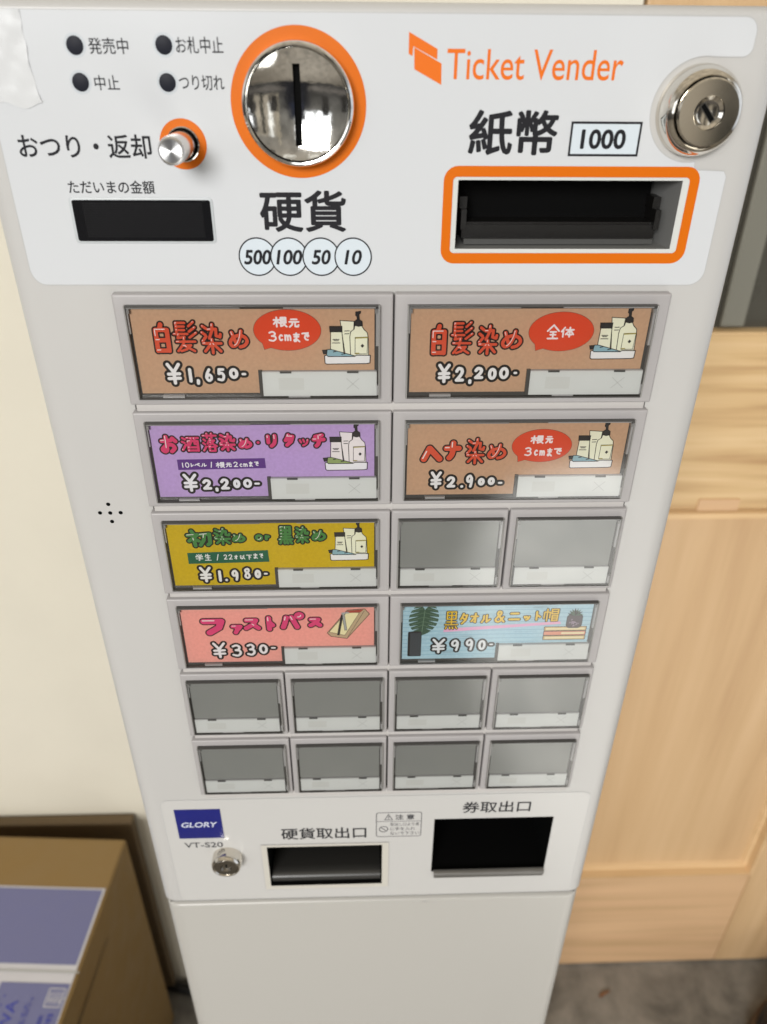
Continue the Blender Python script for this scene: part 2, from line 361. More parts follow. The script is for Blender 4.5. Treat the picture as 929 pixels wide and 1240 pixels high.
# ------------------------------------------------------------------ hand lettering: strokes -> smooth union -> flat mesh
# each glyph: strokes in a 0..100 box (y down); '~' marks a stroke drawn as a smooth curve
G = {
'白': '50,0 42,16|15,20 15,98|15,20 85,20 85,98|15,58 85,58|15,97 85,97',
'髪': '12,5 12,42|12,5 50,5|12,17 46,17|12,29 46,29|0,42 58,42|20,42 14,56 44,52|8,68 88,68|42,54 36,76 10,100|34,82 68,80 48,94 24,100|44,84 82,100|88,2 66,16|92,20 66,34|96,38 66,54',
'染': '8,6 24,14|2,28 18,36|2,58 22,42|58,0 55,22 38,48|34,18 76,16 74,40 94,44 97,34|4,66 96,66|50,52 50,100|44,68 10,94|56,68 92,94',
'め': '14,10 32,68|~66,2 57,44 38,82 15,93 3,73 16,46 50,28 84,38 96,64 80,88 56,97',
'お': '6,28 62,24|~34,2 34,60 32,84 18,92 6,78 34,54 68,52 82,72 62,92|74,12 92,30',
'酒': '6,8 20,18|2,34 16,42|2,92 22,56|32,8 98,8|36,30 36,98|36,30 94,30 94,98|36,96 94,96|56,8 54,36 46,56|76,8 76,50 86,52|36,74 94,74',
'落': '6,14 96,14|34,2 34,26|66,2 66,26|8,34 20,42|4,54 16,62|4,96 22,74|54,30 34,58|50,40 82,40 38,74|52,50 96,72|46,76 46,98|46,76 84,76 84,98|46,98 84,98',
'・': '50,50 52,50',
'リ': '20,8 22,66|~84,2 84,48 74,78 50,98',
'タ': '40,4 26,32 8,54|36,18 88,18 70,64 22,98|36,46 66,64',
'ッ': '10,20 22,52|44,12 54,44|~90,16 82,58 66,80 42,96',
'チ': '80,4 20,16|4,42 96,42|~52,12 52,56 44,82 28,98',
'ヘ': '2,90 36,12 98,88',
'ナ': '4,36 96,36|~54,2 52,52 44,80 28,98',
'初': '20,2 26,16|2,30 44,26 6,66|26,50 30,98|28,54 46,66|56,26 94,22 94,80 84,92|72,26 68,62 52,94',
'黒': '16,4 16,44|16,4 84,4 84,44|16,24 84,24|16,44 84,44|50,4 50,74|14,60 86,60|2,76 98,76|12,88 6,98|38,90 41,99|60,90 65,99|84,88 95,98',
'フ': '6,14 90,14 76,60 28,98',
'ァ': '8,20 90,20 66,54|52,44 50,70 34,98',
'ス': '14,10 80,10 58,54 8,94|58,56 94,94',
'ト': '34,2 36,98|38,38 88,64',
'パ': '~22,30 16,62 6,94|46,28 70,94|O82,20 11',
'オ': '4,32 96,32|64,2 64,96 50,90|60,36 8,86',
'ル': '28,14 26,58 4,96|60,6 60,92 98,60',
'ニ': '16,14 84,14|4,88 96,88',
'帽': '4,26 4,78|4,26 42,26 42,76|23,2 23,100|54,4 54,40|54,4 96,4 96,40|54,22 96,22|54,40 96,40|58,54 58,99|58,54 94,54 94,99|58,69 94,69|58,84 94,84|58,99 94,99',
'&': '~94,96 56,60 30,30 36,6 58,8 60,28 28,54 8,76 24,96 54,90 86,54',
'o': 'O50,50 46',
'r': '20,8 24,96|~24,54 50,22 92,22',
'根': '4,28 46,28|25,2 25,98|25,32 4,70|27,38 44,60|56,4 56,94|56,4 92,4 92,44|56,24 92,24|56,44 92,44|56,94 76,82|62,50 98,98|94,54 76,70',
'元': '20,10 80,10|2,38 98,38|36,38 30,70 4,96|62,38 62,90 92,92 96,74',
'全': '50,2 2,44|50,2 98,44|26,50 74,50|28,70 72,70|50,50 50,96|8,97 92,97',
'体': '28,2 4,44|18,36 18,98|38,26 98,26|68,2 68,98|66,28 38,74|70,28 98,74|54,76 84,76',
'学': '20,4 28,20|48,0 52,18|82,2 70,20|6,46 6,28 94,28 88,46|28,46 72,46 52,60|52,60 52,96 38,94|4,70 96,70',
'生': '24,8 6,44|20,28 88,28|16,60 84,60|52,2 52,96|2,97 98,97',
'才': '4,28 96,28|60,2 60,94 44,90|58,34 8,78',
'以': '18,10 18,80 40,64|44,20 54,36|82,6 76,56 40,96|74,62 96,94',
'下': '2,8 98,8|50,8 50,98|56,36 80,56',
'レ': '18,4 18,92 92,46',
'ベ': '2,64 34,30 96,88|62,14 70,30|82,6 90,22',
'ま': '12,18 88,18|18,42 82,42|~50,2 50,50 48,84 28,94 14,82 32,70 62,76 92,96',
'で': '6,18 88,12|~88,12 54,36 42,64 56,88 82,94|70,42 78,56|86,34 94,48',
'0': '~O50,50 50', '1': '50,0 52,100', '2': '~8,22 34,0 74,6 84,30 58,62 10,97|10,97 94,96',
'3': '~12,10 52,0 84,16 74,38 40,46|~40,46 84,52 92,78 58,98 8,90', '5': '84,4 26,4|26,4 20,42|~20,42 62,36 88,62 66,96 10,92',
'6': '~60,0 24,36 10,72 40,98 80,86 84,60 52,46 16,66', '8': '~58,2 22,12 28,36 66,52 86,80 52,99 16,82 36,52 74,30 76,8 50,2',
'9': '~78,26 52,2 14,18 14,46 46,54 80,24|~80,22 80,56 66,98', '¥': '10,0 50,42|92,0 50,42|50,42 52,100|10,52 92,50|10,76 92,74', ',': '48,10 54,26 40,96', '.': '50,50 52,52', '-': '0,50 100,46',
'/': '96,0 8,100', 'c': '~92,18 50,4 10,48 44,96 94,84', 'm': '6,6 8,98|~8,40 30,8 48,30 50,98|~50,40 74,8 92,34 94,98',
}
def spline(P, n=8):
    out = []
    for i in range(len(P)-1):
        p0 = P[max(i-1, 0)]; p1 = P[i]; p2 = P[i+1]; p3 = P[min(i+2, len(P)-1)]
        for k in range(n):
            t_ = k/n; out.append(0.5*((2*p1)+(-p0+p2)*t_+(2*p0-5*p1+4*p2-p3)*t_*t_+(-p0+3*p1-3*p2+p3)*t_**3))
    out.append(P[-1]); return out
def glyph(ch, x0, zt, x1, zb, hw):
    """centre lines of one character fitted so that its drawn extent fills the box"""
    res = []
    w, hh = max(x1-x0-2*hw, .01), max(zt-zb-2*hw, .01)
    for st in G[ch].split('|'):
        sm = st.startswith('~'); st = st.lstrip('~')
        if st.startswith('O'):
            c0, r_ = st[1:].split(' '); cx, cy = map(float, c0.split(',')); r_ = float(r_)
            pts = [np.array((cx+r_*math.cos(a), cy+r_*math.sin(a))) for a in np.linspace(0, 2*math.pi, 25)]
        else:
            pts = [np.array(tuple(map(float, p.split(',')))) for p in st.split(' ')]
            if sm: pts = spline(pts)
        res.append([np.array((x0+hw+p[0]/100*w, zt-hw-p[1]/100*hh)) for p in pts])
    return res
def sdf_layer(mb, strokes, grow, h, mat, res=0.2):
    """flat mesh of the union of round-ended strokes [(points, half width)], each grown by `grow`"""
    if not strokes: return
    al = np.concatenate([np.array(p) for p, _ in strokes]); mg = max(w for _, w in strokes)+grow+res*3
    x0, z0 = al.min(0)-mg; x1, z1 = al.max(0)+mg
    nx, nz = int((x1-x0)/res)+2, int((z1-z0)/res)+2
    gx = x0+np.arange(nx)*res; gz = z0+np.arange(nz)*res; F = np.full((nz, nx), 9.0)
    for pts, hw in strokes:
        R_ = hw+grow+res*2.5
        segs = list(zip(pts[:-1], pts[1:])) if len(pts) > 1 else [(pts[0], pts[0])]
        for a, b_ in segs:
            i0 = max(int((min(a[0], b_[0])-R_-x0)/res), 0); i1 = min(int((max(a[0], b_[0])+R_-x0)/res)+2, nx)
            j0 = max(int((min(a[1], b_[1])-R_-z0)/res), 0); j1 = min(int((max(a[1], b_[1])+R_-z0)/res)+2, nz)
            X, Z = np.meshgrid(gx[i0:i1], gz[j0:j1]); d = b_-a; L = d.dot(d)
            t_ = np.clip(((X-a[0])*d[0]+(Z-a[1])*d[1])/L, 0, 1) if L > 1e-9 else 0*X
            D = np.hypot(X-a[0]-t_*d[0], Z-a[1]-t_*d[1])-hw-grow
            F[j0:j1, i0:i1] = np.minimum(F[j0:j1, i0:i1], D)
    ins = F < 0; vs, fs = [], []
    cnt = ins[:-1, :-1].astype(int)+ins[:-1, 1:]+ins[1:, 1:]+ins[1:, :-1]
    for j in range(nz-1):
        row = cnt[j]
        if not row.any(): continue
        i = 0
        while i < nx-1:
            if row[i] == 4:
                k = i
                while k < nx-1 and row[k] == 4: k += 1
                o = len(vs); vs += [(gx[i], gz[j]), (gx[k], gz[j]), (gx[k], gz[j+1]), (gx[i], gz[j+1])]; fs.append((o, o+1, o+2, o+3)); i = k; continue
            if row[i]:
                cs = [(i, j), (i+1, j), (i+1, j+1), (i, j+1)]; poly = []
                for q in range(4):
                    (a, b_), (c_, d) = cs[q], cs[(q+1) % 4]; fa, fb = F[b_, a], F[d, c_]
                    if fa < 0: poly.append((gx[a], gz[b_]))
                    if (fa < 0) != (fb < 0):
                        t_ = fa/(fa-fb); poly.append((gx[a]+(gx[c_]-gx[a])*t_, gz[b_]+(gz[d]-gz[b_])*t_))
                if len(poly) > 2:
                    o = len(vs); vs += poly; fs.append(tuple(range(o, o+len(poly))))
            i += 1
    mb.add([(x, z, h) for x, z in vs], fs, mat)
FZ = -.045
# ------------------------------------------------------------------ the room around the machine
def flat(name, verts, faces, mat, kind='structure', label=None, cat=None):
    mb = MB(); mb.add(verts, faces, mat); o = mb.build(name, world=True); tag(o, label, cat, None, kind); return o
def wbox(mb, x0, x1, y0, y1, z0, z1, mat, bev=0.0):          # a box in metres
    v = [(x, y, z) for z in (z0, z1) for y in (y0, y1) for x in (x0, x1)]
    f = [(0, 2, 3, 1), (4, 5, 7, 6), (0, 1, 5, 4), (2, 6, 7, 3), (0, 4, 6, 2), (1, 3, 7, 5)]
    mb.add(v, f, mat)
def soften(o, w, n=3):
    md = o.modifiers.new('soft', 'BEVEL'); md.width = w; md.segments = n; md.limit_method = 'ANGLE'; md.harden_normals = False
    for p in o.data.polygons: p.use_smooth = True
    o.data.set_sharp_from_angle(angle=math.radians(60))
flat('floor', [(-4, -4, FZ), (4, -4, FZ), (4, 4, FZ), (-4, 4, FZ)], [(0, 1, 2, 3)], 'concrete')
mb = MB(); wbox(mb, -2.5, .235, .445, .56, FZ, 2.5, 'wall_plaster'); w_ = mb.build('plaster_wall', world=True)
tag(w_, 'cream plastered wall behind the ticket machine and the cardboard box', 'wall', kind='thing')
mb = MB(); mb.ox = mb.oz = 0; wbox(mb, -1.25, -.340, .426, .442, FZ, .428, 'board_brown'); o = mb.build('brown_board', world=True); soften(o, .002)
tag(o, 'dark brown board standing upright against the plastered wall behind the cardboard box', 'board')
DY = .450
door = empty('wooden_door', (.60, DY, FZ)); tag(door, 'pale wooden door with framed lower panel and dark glass beside the ticket machine', 'door', kind='thing')
def dpart(name, mat, x0, x1, y0, y1, z0, z1, bev=.002):
    mb = MB(); mb.ox, mb.oz = 0, 0
    cx, cy, cz = (x0+x1)/2, (y0+y1)/2, (z0+z1)/2
    wbox(mb, x0-cx, x1-cx, y0-cy, y1-cy, z0-cz, z1-cz, mat)
    me = bpy.data.meshes.new(name); me.from_pydata(mb.v, [], mb.f); me.materials.append(MATS[mat])
    o = link(name, me, door, (cx, cy, cz))
    if bev: soften(o, bev)
    return o
dpart('stile', 'wood_panel', .240, .3425, DY, DY+.04, FZ+.004, 1.62)
dpart('stile', 'wood_panel', .648, .76, DY, DY+.04, FZ+.004, 1.62)
dpart('bottom_rail', 'wood_low_rail', .3428, .6478, DY+.0006, DY+.04, FZ+.004, .228)
dpart('lock_rail', 'wood_rail', .3428, .6478, DY+.0006, DY+.04, .9425, 1.155)
dpart('top_rail', 'wood_rail', .3428, .6478, DY+.0006, DY+.04, 1.424, 1.62)
dpart('panel', 'wood_panel', .358, .632, DY+.012, DY+.028, .243, .927, .001)
# moulding round the panel: a stepped, rounded frame
mb = MB(); ins = [(0, .005), (.0016, -.005), (.0075, -.0065), (.0095, .006), (.014, .007), (.0175, .0125)]
X0, X1, Z0, Z1 = .3428, .6478, .2283, .9422
rings = [[(X0+a, DY+d, Z0+a), (X1-a, DY+d, Z0+a), (X1-a, DY+d, Z1-a), (X0+a, DY+d, Z1-a)] for a, d in ins]
mb.loft([[p for p in r_] for r_ in rings], 'wood_mould', cap1=False)
me = bpy.data.meshes.new('moulding'); me.from_pydata([(x-.495, y-DY, z-.585) for x, y, z in mb.v], [], mb.f); me.materials.append(MATS['wood_mould'])
link('moulding', me, door, (.495, DY, .585))
g = dpart('glass_pane', 'glass_dark', .3426, .648, DY+.016, DY+.022, 1.154, 1.426, 0)
dpart('reflection_strip', 'reflection_grey', .371, .396, DY+.008, DY+.0155, 1.158, 1.424, .002)  # added pale strip: a reflection in the glass built as a shape
p = dpart('rail_shade_patch', 'rail_shade_patch', .392, .440, DY-.0012, DY+.004, .9425, .9575, 0)  # thin slab added to stand for a shadow on the rail

# cardboard box with the printed lid
BX = empty('cardboard_box', (-.46, .255, FZ)); tag(BX, 'brown cardboard box with violet printed labels on its lid, standing left of the ticket machine', 'box')
rot = math.radians(-3.2); ca, sa = math.cos(rot), math.sin(rot)
def bx(u, v, z): return (-.333+u*ca-v*sa, .384+u*sa+v*ca, z)     # u<0 left of the right edge, v<0 towards the viewer
def bquad(mb, u0, v0, u1, v1, z, mat): mb.add([bx(u0, v0, z), bx(u1, v0, z), bx(u1, v1, z), bx(u0, v1, z)], [(0, 1, 2, 3)], mat)
def bbuild(mb, name, bev=0):
    me = bpy.data.meshes.new(name); c_ = Vector((-.46, .255, FZ)); me.from_pydata([Vector(v)-c_ for v in mb.v], [], mb.f)
    for n in mb.names: me.materials.append(MATS[n])
    me.polygons.foreach_set('material_index', mb.m); o = link(name, me, BX, c_)
    if bev: soften(o, bev)
    return o
BH = .45
mb = MB(); U0, V0 = -.31, -.345
vs = [bx(u, v, z) for z in (FZ, BH) for v in (V0, 0) for u in (U0, 0)]
mb.add(vs, [(0, 2, 3, 1), (4, 5, 7, 6), (0, 1, 5, 4), (2, 6, 7, 3), (0, 4, 6, 2), (1, 3, 7, 5)], 'box_card'); bbuild(mb, 'carton', .0035)
mb = MB()
bquad(mb, U0+.004, -.345, -.004, -.074, BH+.0005, 'box_print_white')
bquad(mb, U0+.004, -.172, -.0068, -.0765, BH+.0009, 'box_print')
bquad(mb, -.088, -.345, -.0055, -.1935, BH+.0009, 'box_print')
bquad(mb, U0+.004, -.345, -.100, -.1960, BH+.0009, 'box_print')
bquad(mb, U0+.004, -.1815, 0.0, -.1795, BH+.0013, 'strip_line')
# recycling box outline and lines of lettering running up the lid
def bline(u0, v0, u1, v1, w, mat, z=BH+.0013):
    d = Vector((u1-u0, v1-v0)); n = Vector((-d.y, d.x)).normalized()*w/2
    mb.add([bx(u0-n.x, v0-n.y, z), bx(u1-n.x, v1-n.y, z), bx(u1+n.x, v1+n.y, z), bx(u0+n.x, v0+n.y, z)], [(0, 1, 2, 3)], mat)
for a in ((-.0270, -.2195, -.0085, -.2195), (-.0085, -.2195, -.0085, -.1995), (-.0085, -.1995, -.0270, -.1995), (-.0270, -.1995, -.0270, -.2195)): bline(*a, .0012, 'box_print_white')
for k in range(4): bline(-.0235+k*.004, -.2165, -.0235+k*.004, -.2030, .0013, 'box_print_white')
for k in range(3): bline(-.0255+k*.0075, -.2115-.001*k, -.0205+k*.0075, -.2115+.001*k, .001, 'box_print_white')
def btext(body, u, v, hgt, length, mat, bold=0):
    t_ = MB(); t_.text(body, 0, 0, length, hgt, 0, mat, bold)
    mb.add([bx(u-y, v+x, BH+.0014) for x, y, _ in t_.v], t_.f, mat)
btext('IWA', -.058, -.2520, .0125, .0385, 'box_ink', .02)
btext('天地無用', -.0115, -.2950, .0075, .068, 'box_ink', .01)
btext('取扱注意', -.0225, -.2900, .0055, .062, 'box_ink', .005)
btext('お客様相談窓口', -.0420, -.2900, .0032, .080, 'box_ink')
btext('株式会社', -.0460, -.2900, .0030, .075, 'box_ink')
btext('・・・・・・・', -.0760, -.2700, .0020, .062, 'box_ink')
bbuild(mb, 'lid_print')
mb = MB()
mb.add([bx(.0022, v, z) for v, z in ((-.110, .401), (-.305, .401), (-.305, .3965), (-.110, .399))], [(0, 1, 2, 3)], 'box_line')
bbuild(mb, 'side_slot')

# cable on the floor between box and machine
def tube_mesh(pts, r_, n=12):
    vs, fs = [], []; P = [Vector(p) for p in pts]
    for i, p in enumerate(P):
        d = (P[min(i+1, len(P)-1)]-P[max(i-1, 0)]).normalized(); a = d.cross(Vector((0, 0, 1))).normalized(); b_ = a.cross(d)
        for k in range(n):
            t_ = 2*math.pi*k/n; vs.append(p+a*r_*math.cos(t_)+b_*r_*math.sin(t_))
    for i in range(len(P)-1):
        for k in range(n): fs.append((i*n+k, i*n+(k+1) % n, (i+1)*n+(k+1) % n, (i+1)*n+k))
    fs += [tuple(range(n)), tuple(reversed(range((len(P)-1)*n, len(P)*n)))]
    return vs, fs
pts = [Vector(p) for p in spline([np.array(p) for p in ((-.385, .440, FZ+.012), (-.362, .434, FZ+.010), (-.325, .425, FZ+.0085), (-.25, .41, FZ+.0085), (-.16, .38, FZ+.0085), (-.09, .34, FZ+.0085), (-.05, .30, FZ+.0085))], 6)]
vs, fs = tube_mesh(pts, .008); mb = MB(); mb.add([tuple(v) for v in vs], fs, 'cable_black', True); o = mb.build('power_cable', world=True)
tag(o, 'black power cable lying on the floor between the cardboard box and the ticket machine', 'cable')

# shoe at the edge of the picture
SH = empty('shoe', (.768, .345, FZ)); tag(SH, 'dark round-toed shoe with brown welt on the concrete floor by the door', 'shoe')
def shoe_part(name, prof, mat):
    n = 40; rings = []
    for s_, z, back in prof:
        r_ = []
        for i in range(n):
            t_ = 2*math.pi*i/n; cx, sy = math.cos(t_), math.sin(t_)
            L = .115 if cx < 0 else .150*back
            wdt = .047*(1-.16*max(0, cx)) if cx < 0 else .047*(1-.22*math.sin(min(1, cx)*math.pi))
            x, y = cx*L*s_, sy*wdt*s_
            r_.append((x, y, z))
        rings.append(r_)
    mb = MB(); a = math.radians(22)
    rings = [[(x*math.cos(a)-y*math.sin(a), x*math.sin(a)+y*math.cos(a), z) for x, y, z in r_] for r_ in rings]
    mb.loft(rings, mat, cap0=True, cap1=True, smooth=True)
    me = bpy.data.meshes.new(name); me.from_pydata(mb.v, [], mb.f); me.materials.append(MATS[mat]); me.polygons.foreach_set('use_smooth', [True]*len(me.polygons))
    me.set_sharp_from_angle(angle=math.radians(50)); return link(name, me, SH, (.768, .345, FZ))
shoe_part('sole', [(1.10, .002, 1), (1.13, .008, 1), (1.12, .020, 1), (1.06, .024, 1)], 'shoe_welt')
shoe_part('upper', [(1.0, .022, 1), (1.0, .035, 1), (.93, .055, 1), (.78, .072, 1.05), (.55, .086, 1.25), (.50, .10, 1.35)], 'shoe_black')
mb = MB(); lf = [(.404, .372), (.410, .377), (.420, .381), (.427, .380), (.418, .376), (.409, .371)]
mb.add([(x+.013, y+.021, FZ+.004+.002*(i % 2)) for i, (x, y) in enumerate(lf)]+[(x+.013, y+.021, FZ+.0025) for x, y in lf], [(0, 5, 4, 3, 2, 1), (6, 7, 8, 9, 10, 11)]+[(i, (i+1) % 6, 6+(i+1) % 6, 6+i) for i in range(6)], 'leaf_brown')
o = mb.build('dry_leaf', world=True); tag(o, 'small dry brown leaf scrap on the concrete floor below the wooden door', 'leaf')

# ------------------------------------------------------------------ the ticket machine
M = empty('ticket_vending_machine', (.0066, .13, FZ))
tag(M, 'white ticket vending machine with orange ringed coin slot and rows of menu buttons', 'ticket machine')
X0, X1 = -130.4, 143.8
mb = MB(6.6, -230); mb.housing(X0, -477.0, X1, 12.6, -250, 6.0, 9.0, 3.0, 'cabinet_plastic')
cab = mb.build('cabinet', M, 40)
cut(cab, [(36.0, -63.8, 117.2, -39.9, -70, 5), (-59.6, -460.0, 11.5, -420.0, -60, 5), (43.0, -449.0, 115.6, -396.8, -60, 5)], 'cabinet_plastic')
me = cab.data
for p in me.polygons: p.use_smooth = True
me.set_sharp_from_angle(angle=math.radians(35))
mb = MB(6.6, -940); mb.housing(X0+.6, -1445, X1-.6, -479.6, -250, 6.0, 9.0, 2.0, 'pedestal_paint')
for v in range(len(mb.v)): mb.v[v] = (mb.v[v][0], mb.v[v][1], mb.v[v][2]-.6)
for _ in range(16):                                                                              # grime along the seam
    x = random.choice((random.uniform(0, 30), random.uniform(30, 60), random.uniform(-110, 130))); mb.poly(ell(x, -483.2-random.random()*2.5, random.uniform(.4, 2.6), random.uniform(.2, .45), 10), -.55, 'film_edge')
mb.build('pedestal', M, 40)
mb = MB(6.6, -478); mb.plate(X0+3, -480.5, X1-3, -476.5, -246, -3.2, 'seam_dark'); mb.build('seam', M)
# ---- upper control panel film with all its printing
mb = MB(5, -34)
lc = (117.3, -17.8)
arc = [(lc[0]+16.2*math.cos(math.radians(a)), lc[1]+16.2*math.sin(math.radians(a))) for a in np.linspace(82, 280, 36)]
outl = [(-121.8, -71)]+[(-121.8+5*(1-math.cos(t_)), -71-6*math.sin(t_)) for t_ in np.linspace(.2, 1.57, 7)]+[(127, -77.2)]+[(127+5.6*math.sin(t_), -71.6-5.6*math.cos(t_)) for t_ in np.linspace(.2, 1.57, 7)]+[(132.6, -38.6)]+[(131.4, -36.8)]+[(126, -36.6)]
outl += list(reversed(arc))[0:0]
outl += [(120.5, -36.4)]+list(reversed(arc))+[(122, -1.8), (129, -1.8)]+[(129+3*math.sin(t_), 1.2-3*math.cos(t_)) for t_ in np.linspace(.3, 1.57, 5)]+[(132, 5)]+[(127.5+4.5*math.cos(t_), 5+4.5*math.sin(t_)) for t_ in np.linspace(.2, 1.57, 6)]+[(-117, 9.5), (-121.8, 5)]
hole = [(36.0, -63.8), (117.2, -63.8), (117.2, -39.9), (36.0, -39.9)]
mb.poly(outl, .15, 'panel_film', [hole]); mb.line(outl, .30, .17, 'film_edge', True)
h = .20
for x, z in ((-90.8, -.2), (-91.0, -10.6), (-62.2, .1), (-62.5, -10.5)):
    mb.disc(x, z, 3.55, h, 'lamp_halo')
mb.text('発売中', -86.5, -2.6, -73.7, 2.0, h, 'ink', .006); mb.text('中止', -86.5, -12.9, -78.4, -8.5, h, 'ink', .006)
mb.text('お札中止', -58.4, -2.2, -43.1, 2.5, h, 'ink', .006); mb.text('つり切れ', -58.7, -12.7, -43.8, -8.3, h, 'ink', .006)
mb.text('おつり・返却', -116.0, -33.6, -70.8, -26.0, h, 'ink', .014); mb.text('ただいまの金額', -101.8, -45.0, -71.6, -40.6, h, 'ink', .012)
mb.text('硬貨', -35.2, -57.9, -4.0, -43.6, h, 'ink', .022); mb.text('紙幣', 38.8, -32.0, 69.8, -17.8, h, 'ink', .024)
mb.text('Ticket Vender', 30.2, -9.0, 89.3, -.2, h, 'orange_logo', .004)
for pl in ([(17.4, 4.4), (17.4, -1.7), (18.7, -2.4), (18.9, .4), (26.9, -3.3), (26.9, -.3)], [(19.2, .1), (28.4, -4.4), (28.6, -10.6), (19.4, -6.1)]): mb.poly(pl, h, 'orange_logo')
mb.rect(74.6, -31.8, 98.7, -21.6, h, 'pale_blue'); mb.line(rrect(74.6, -31.8, 98.7, -21.6, 0), .75, h+.03, 'ink', True); mb.text('1000', 78.2, -29.9, 94.0, -23.6, h+.03, 'ink', .028)
for k, (x, tx, hw) in enumerate(((-37.2, '500', 5.1), (-25.5, '100', 4.9), (-13.6, '50', 3.6), (-1.7, '10', 3.3))):
    hh = h+.03*k
    mb.disc(x, -66.7, 7.0, hh, 'pale_blue', 64); mb.ring(x, -66.7, 6.5, 7.0, hh+.012, 'ink')
    mb.text(tx, x-hw, -69.5, x+hw, -64.1, h+.14, 'ink', .024, .18)
mb.poly(rrect(30.9, -69.1, 123.3, -35.4, 5.0), h, 'orange', [rrect(34.3, -65.3, 119.7, -39.0, 1.5)])
mb.ring(-19.4, -16.8, 15, 22.8, h, 'orange', 128); mb.ring(-59.7, -29.0, 4, 8.0, h, 'orange')
mb.build('control_panel', M)
for x, z in ((-90.8, -.2), (-91.0, -10.6), (-62.2, .1), (-62.5, -10.5)):
    mb = MB(x, z); mb.lathe(x, z, [(2.75, .2), (2.7, .35), (2.5, .42), (.02, .44)], 'lamp_black', 40); mb.build('indicator_lamp', M)
mb = MB(-77, -54); mb.plate(-102.6, -61.9, -51.7, -46.2, .15, .45, 'display_rim', 1.4, .2); mb.plate(-101.6, -61.1, -52.6, -47.0, .2, .5, 'display_black', .8)
for k in range(15): mb.rect(-98, -59.6+k*.8, -55.6, -59.25+k*.8, .52, 'display_line')
mb.build('display', M)
# strip of clear tape, crumpled, over the upper left corner
mb = MB(-116, -4); n, m_ = 12, 16; vs = []
rnd = random.Random(3)
for j in range(m_+1):
    z = 9.5-27*j/m_; xr = -106.4+(0.2*math.sin(j*1.3))+(1.6*max(0, (j-10)/6))
    for i in range(n+1):
        x = -127.5+(xr+127.5)*i/n; vs.append((x, z-1.0*math.sin(i*.9)*(j == m_), .24+rnd.random()*.24+.10*math.sin(i*1.2+j*.8)))
mb.add(vs, [(j*(n+1)+i, (j+1)*(n+1)+i, (j+1)*(n+1)+i+1, j*(n+1)+i+1) for j in range(m_) for i in range(n)], 'tape', True)
mb.build('tape', M, 180)['label'] = 'crumpled clear tape over the upper left corner'

# ---- coin slot
cs = MB(-19.4, -16.8); cx, cz = -19.4, -16.8
cs.lathe(cx, cz, [(18.9, .1), (18.9, 3.0), (18.7, 5.0), (18.3, 5.9), (17.7, 6.3), (17.2, 6.2), (16.9, 5.7), (16.75, 5.4)], 'chrome', 128, cap=False)
coin = cs.build('coin_slot', M, 30)
ds = MB(cx, cz); R_ = 46.0; prof = [(16.8, -2), (16.8, 5.1)]
d0 = R_-math.sqrt(R_*R_-16.6*16.6)
for r_ in np.linspace(16.6, .35, 34): prof.append((r_, 5.3-d0+(R_-math.sqrt(R_*R_-r_*r_))))
ds.lathe(cx, cz, prof, 'chrome_dish', 128); dob = ds.build('dish', coin, 25)
dob.data.polygons  # closed at the back for the boolean cut
me = dob.data; bm = bmesh.new(); bm.from_mesh(me); bmesh.ops.holes_fill(bm, edges=[e for e in bm.edges if e.is_boundary], sides=0); bmesh.ops.recalc_face_normals(bm, faces=bm.faces); bm.to_mesh(me); bm.free()
par = dob.parent; loc = dob.location.copy(); dob.parent = None; dob.location = WPOS[dob.name]; bpy.context.view_layer.update()
cut(dob, [(-20.75, -29.0, -18.35, -4.7, 0.3, 12)], 'chrome')
dob.parent = par; dob.location = loc
for p in dob.data.polygons: p.use_smooth = True
dob.data.set_sharp_from_angle(angle=math.radians(25))
mb = MB(cx, cz); mb.box(-20.7, -28.95, -18.4, -4.75, .32, 1.2, 'black_hole'); mb.build('slot', coin)

# ---- return knob
kb = MB(-59.7, -29.0); kb.lathe(-59.7, -29, [(5.6, .2), (5.6, .7), (5.2, .9), (5.1, .5)], 'chrome', 64, cap=False); kb.disc(-59.7, -29, 5.2, .3, 'black_hole')
kn = kb.build('return_button', M)
kb = MB(-59.7, -29.0); kb.lathe(-59.7, -29, [(4.45, .3), (4.45, 19.3), (4.3, 20.2)], 'steel_side', 64, cap=False); kb.build('shaft', kn, 40)
kb = MB(-59.7, -29.0); kb.lathe(-59.7, -29, [(4.3, 20.2), (4.0, 20.7), (3.6, 20.9), (3.5, 20.8), (.05, 20.75)], 'brushed', 64); kb.build('cap', kn, 20)

# ---- locks
def lock(name, cx, cz, prof, facer, face_h, plug, slit_ang, sl, k, fm='nickel'):
    mb = MB(cx, cz); mb.lathe(cx, cz, prof, 'nickel', 96, cap=False); r0 = mb.build(name, M, 30)
    mb = MB(cx, cz); mb.lathe(cx, cz, [(facer, face_h-4), (facer, face_h-.5), (facer-.5, face_h), (plug+.25, face_h), (plug, face_h-.5), (plug-.9*k, face_h-1.3), (plug-1.3*k, face_h-1.4), (.05, face_h-1.4)], fm, 96); mb.build('cylinder', r0, 20)
    mb = MB(cx, cz); a = math.radians(slit_ang); c_, s_ = math.cos(a), math.sin(a)
    q = [(cx+x*c_-z*s_, cz+x*s_+z*c_) for x, z in ((-sl, -.75*k), (sl, -.75*k), (sl, .75*k), (-sl, .75*k))]
    mb.poly(q, face_h-1.3, 'black_hole'); mb.line(q, .25, face_h-1.28, 'nickel_dark', True); mb.build('keyhole', r0)
    return r0
L1 = lock('lock', 117.3, -17.8, [(14.3, .1), (14.25, 1.5), (13.9, 3.6), (13.3, 5.4), (12.5, 6.9), (11.7, 7.8), (11.1, 8.2), (10.8, 8.1), (10.7, 6.5)], 10.4, 10.5, 4.9, -48, 3.3, 1.15)
L1['label'] = 'large round lock with nickel collar beside the bill slot'
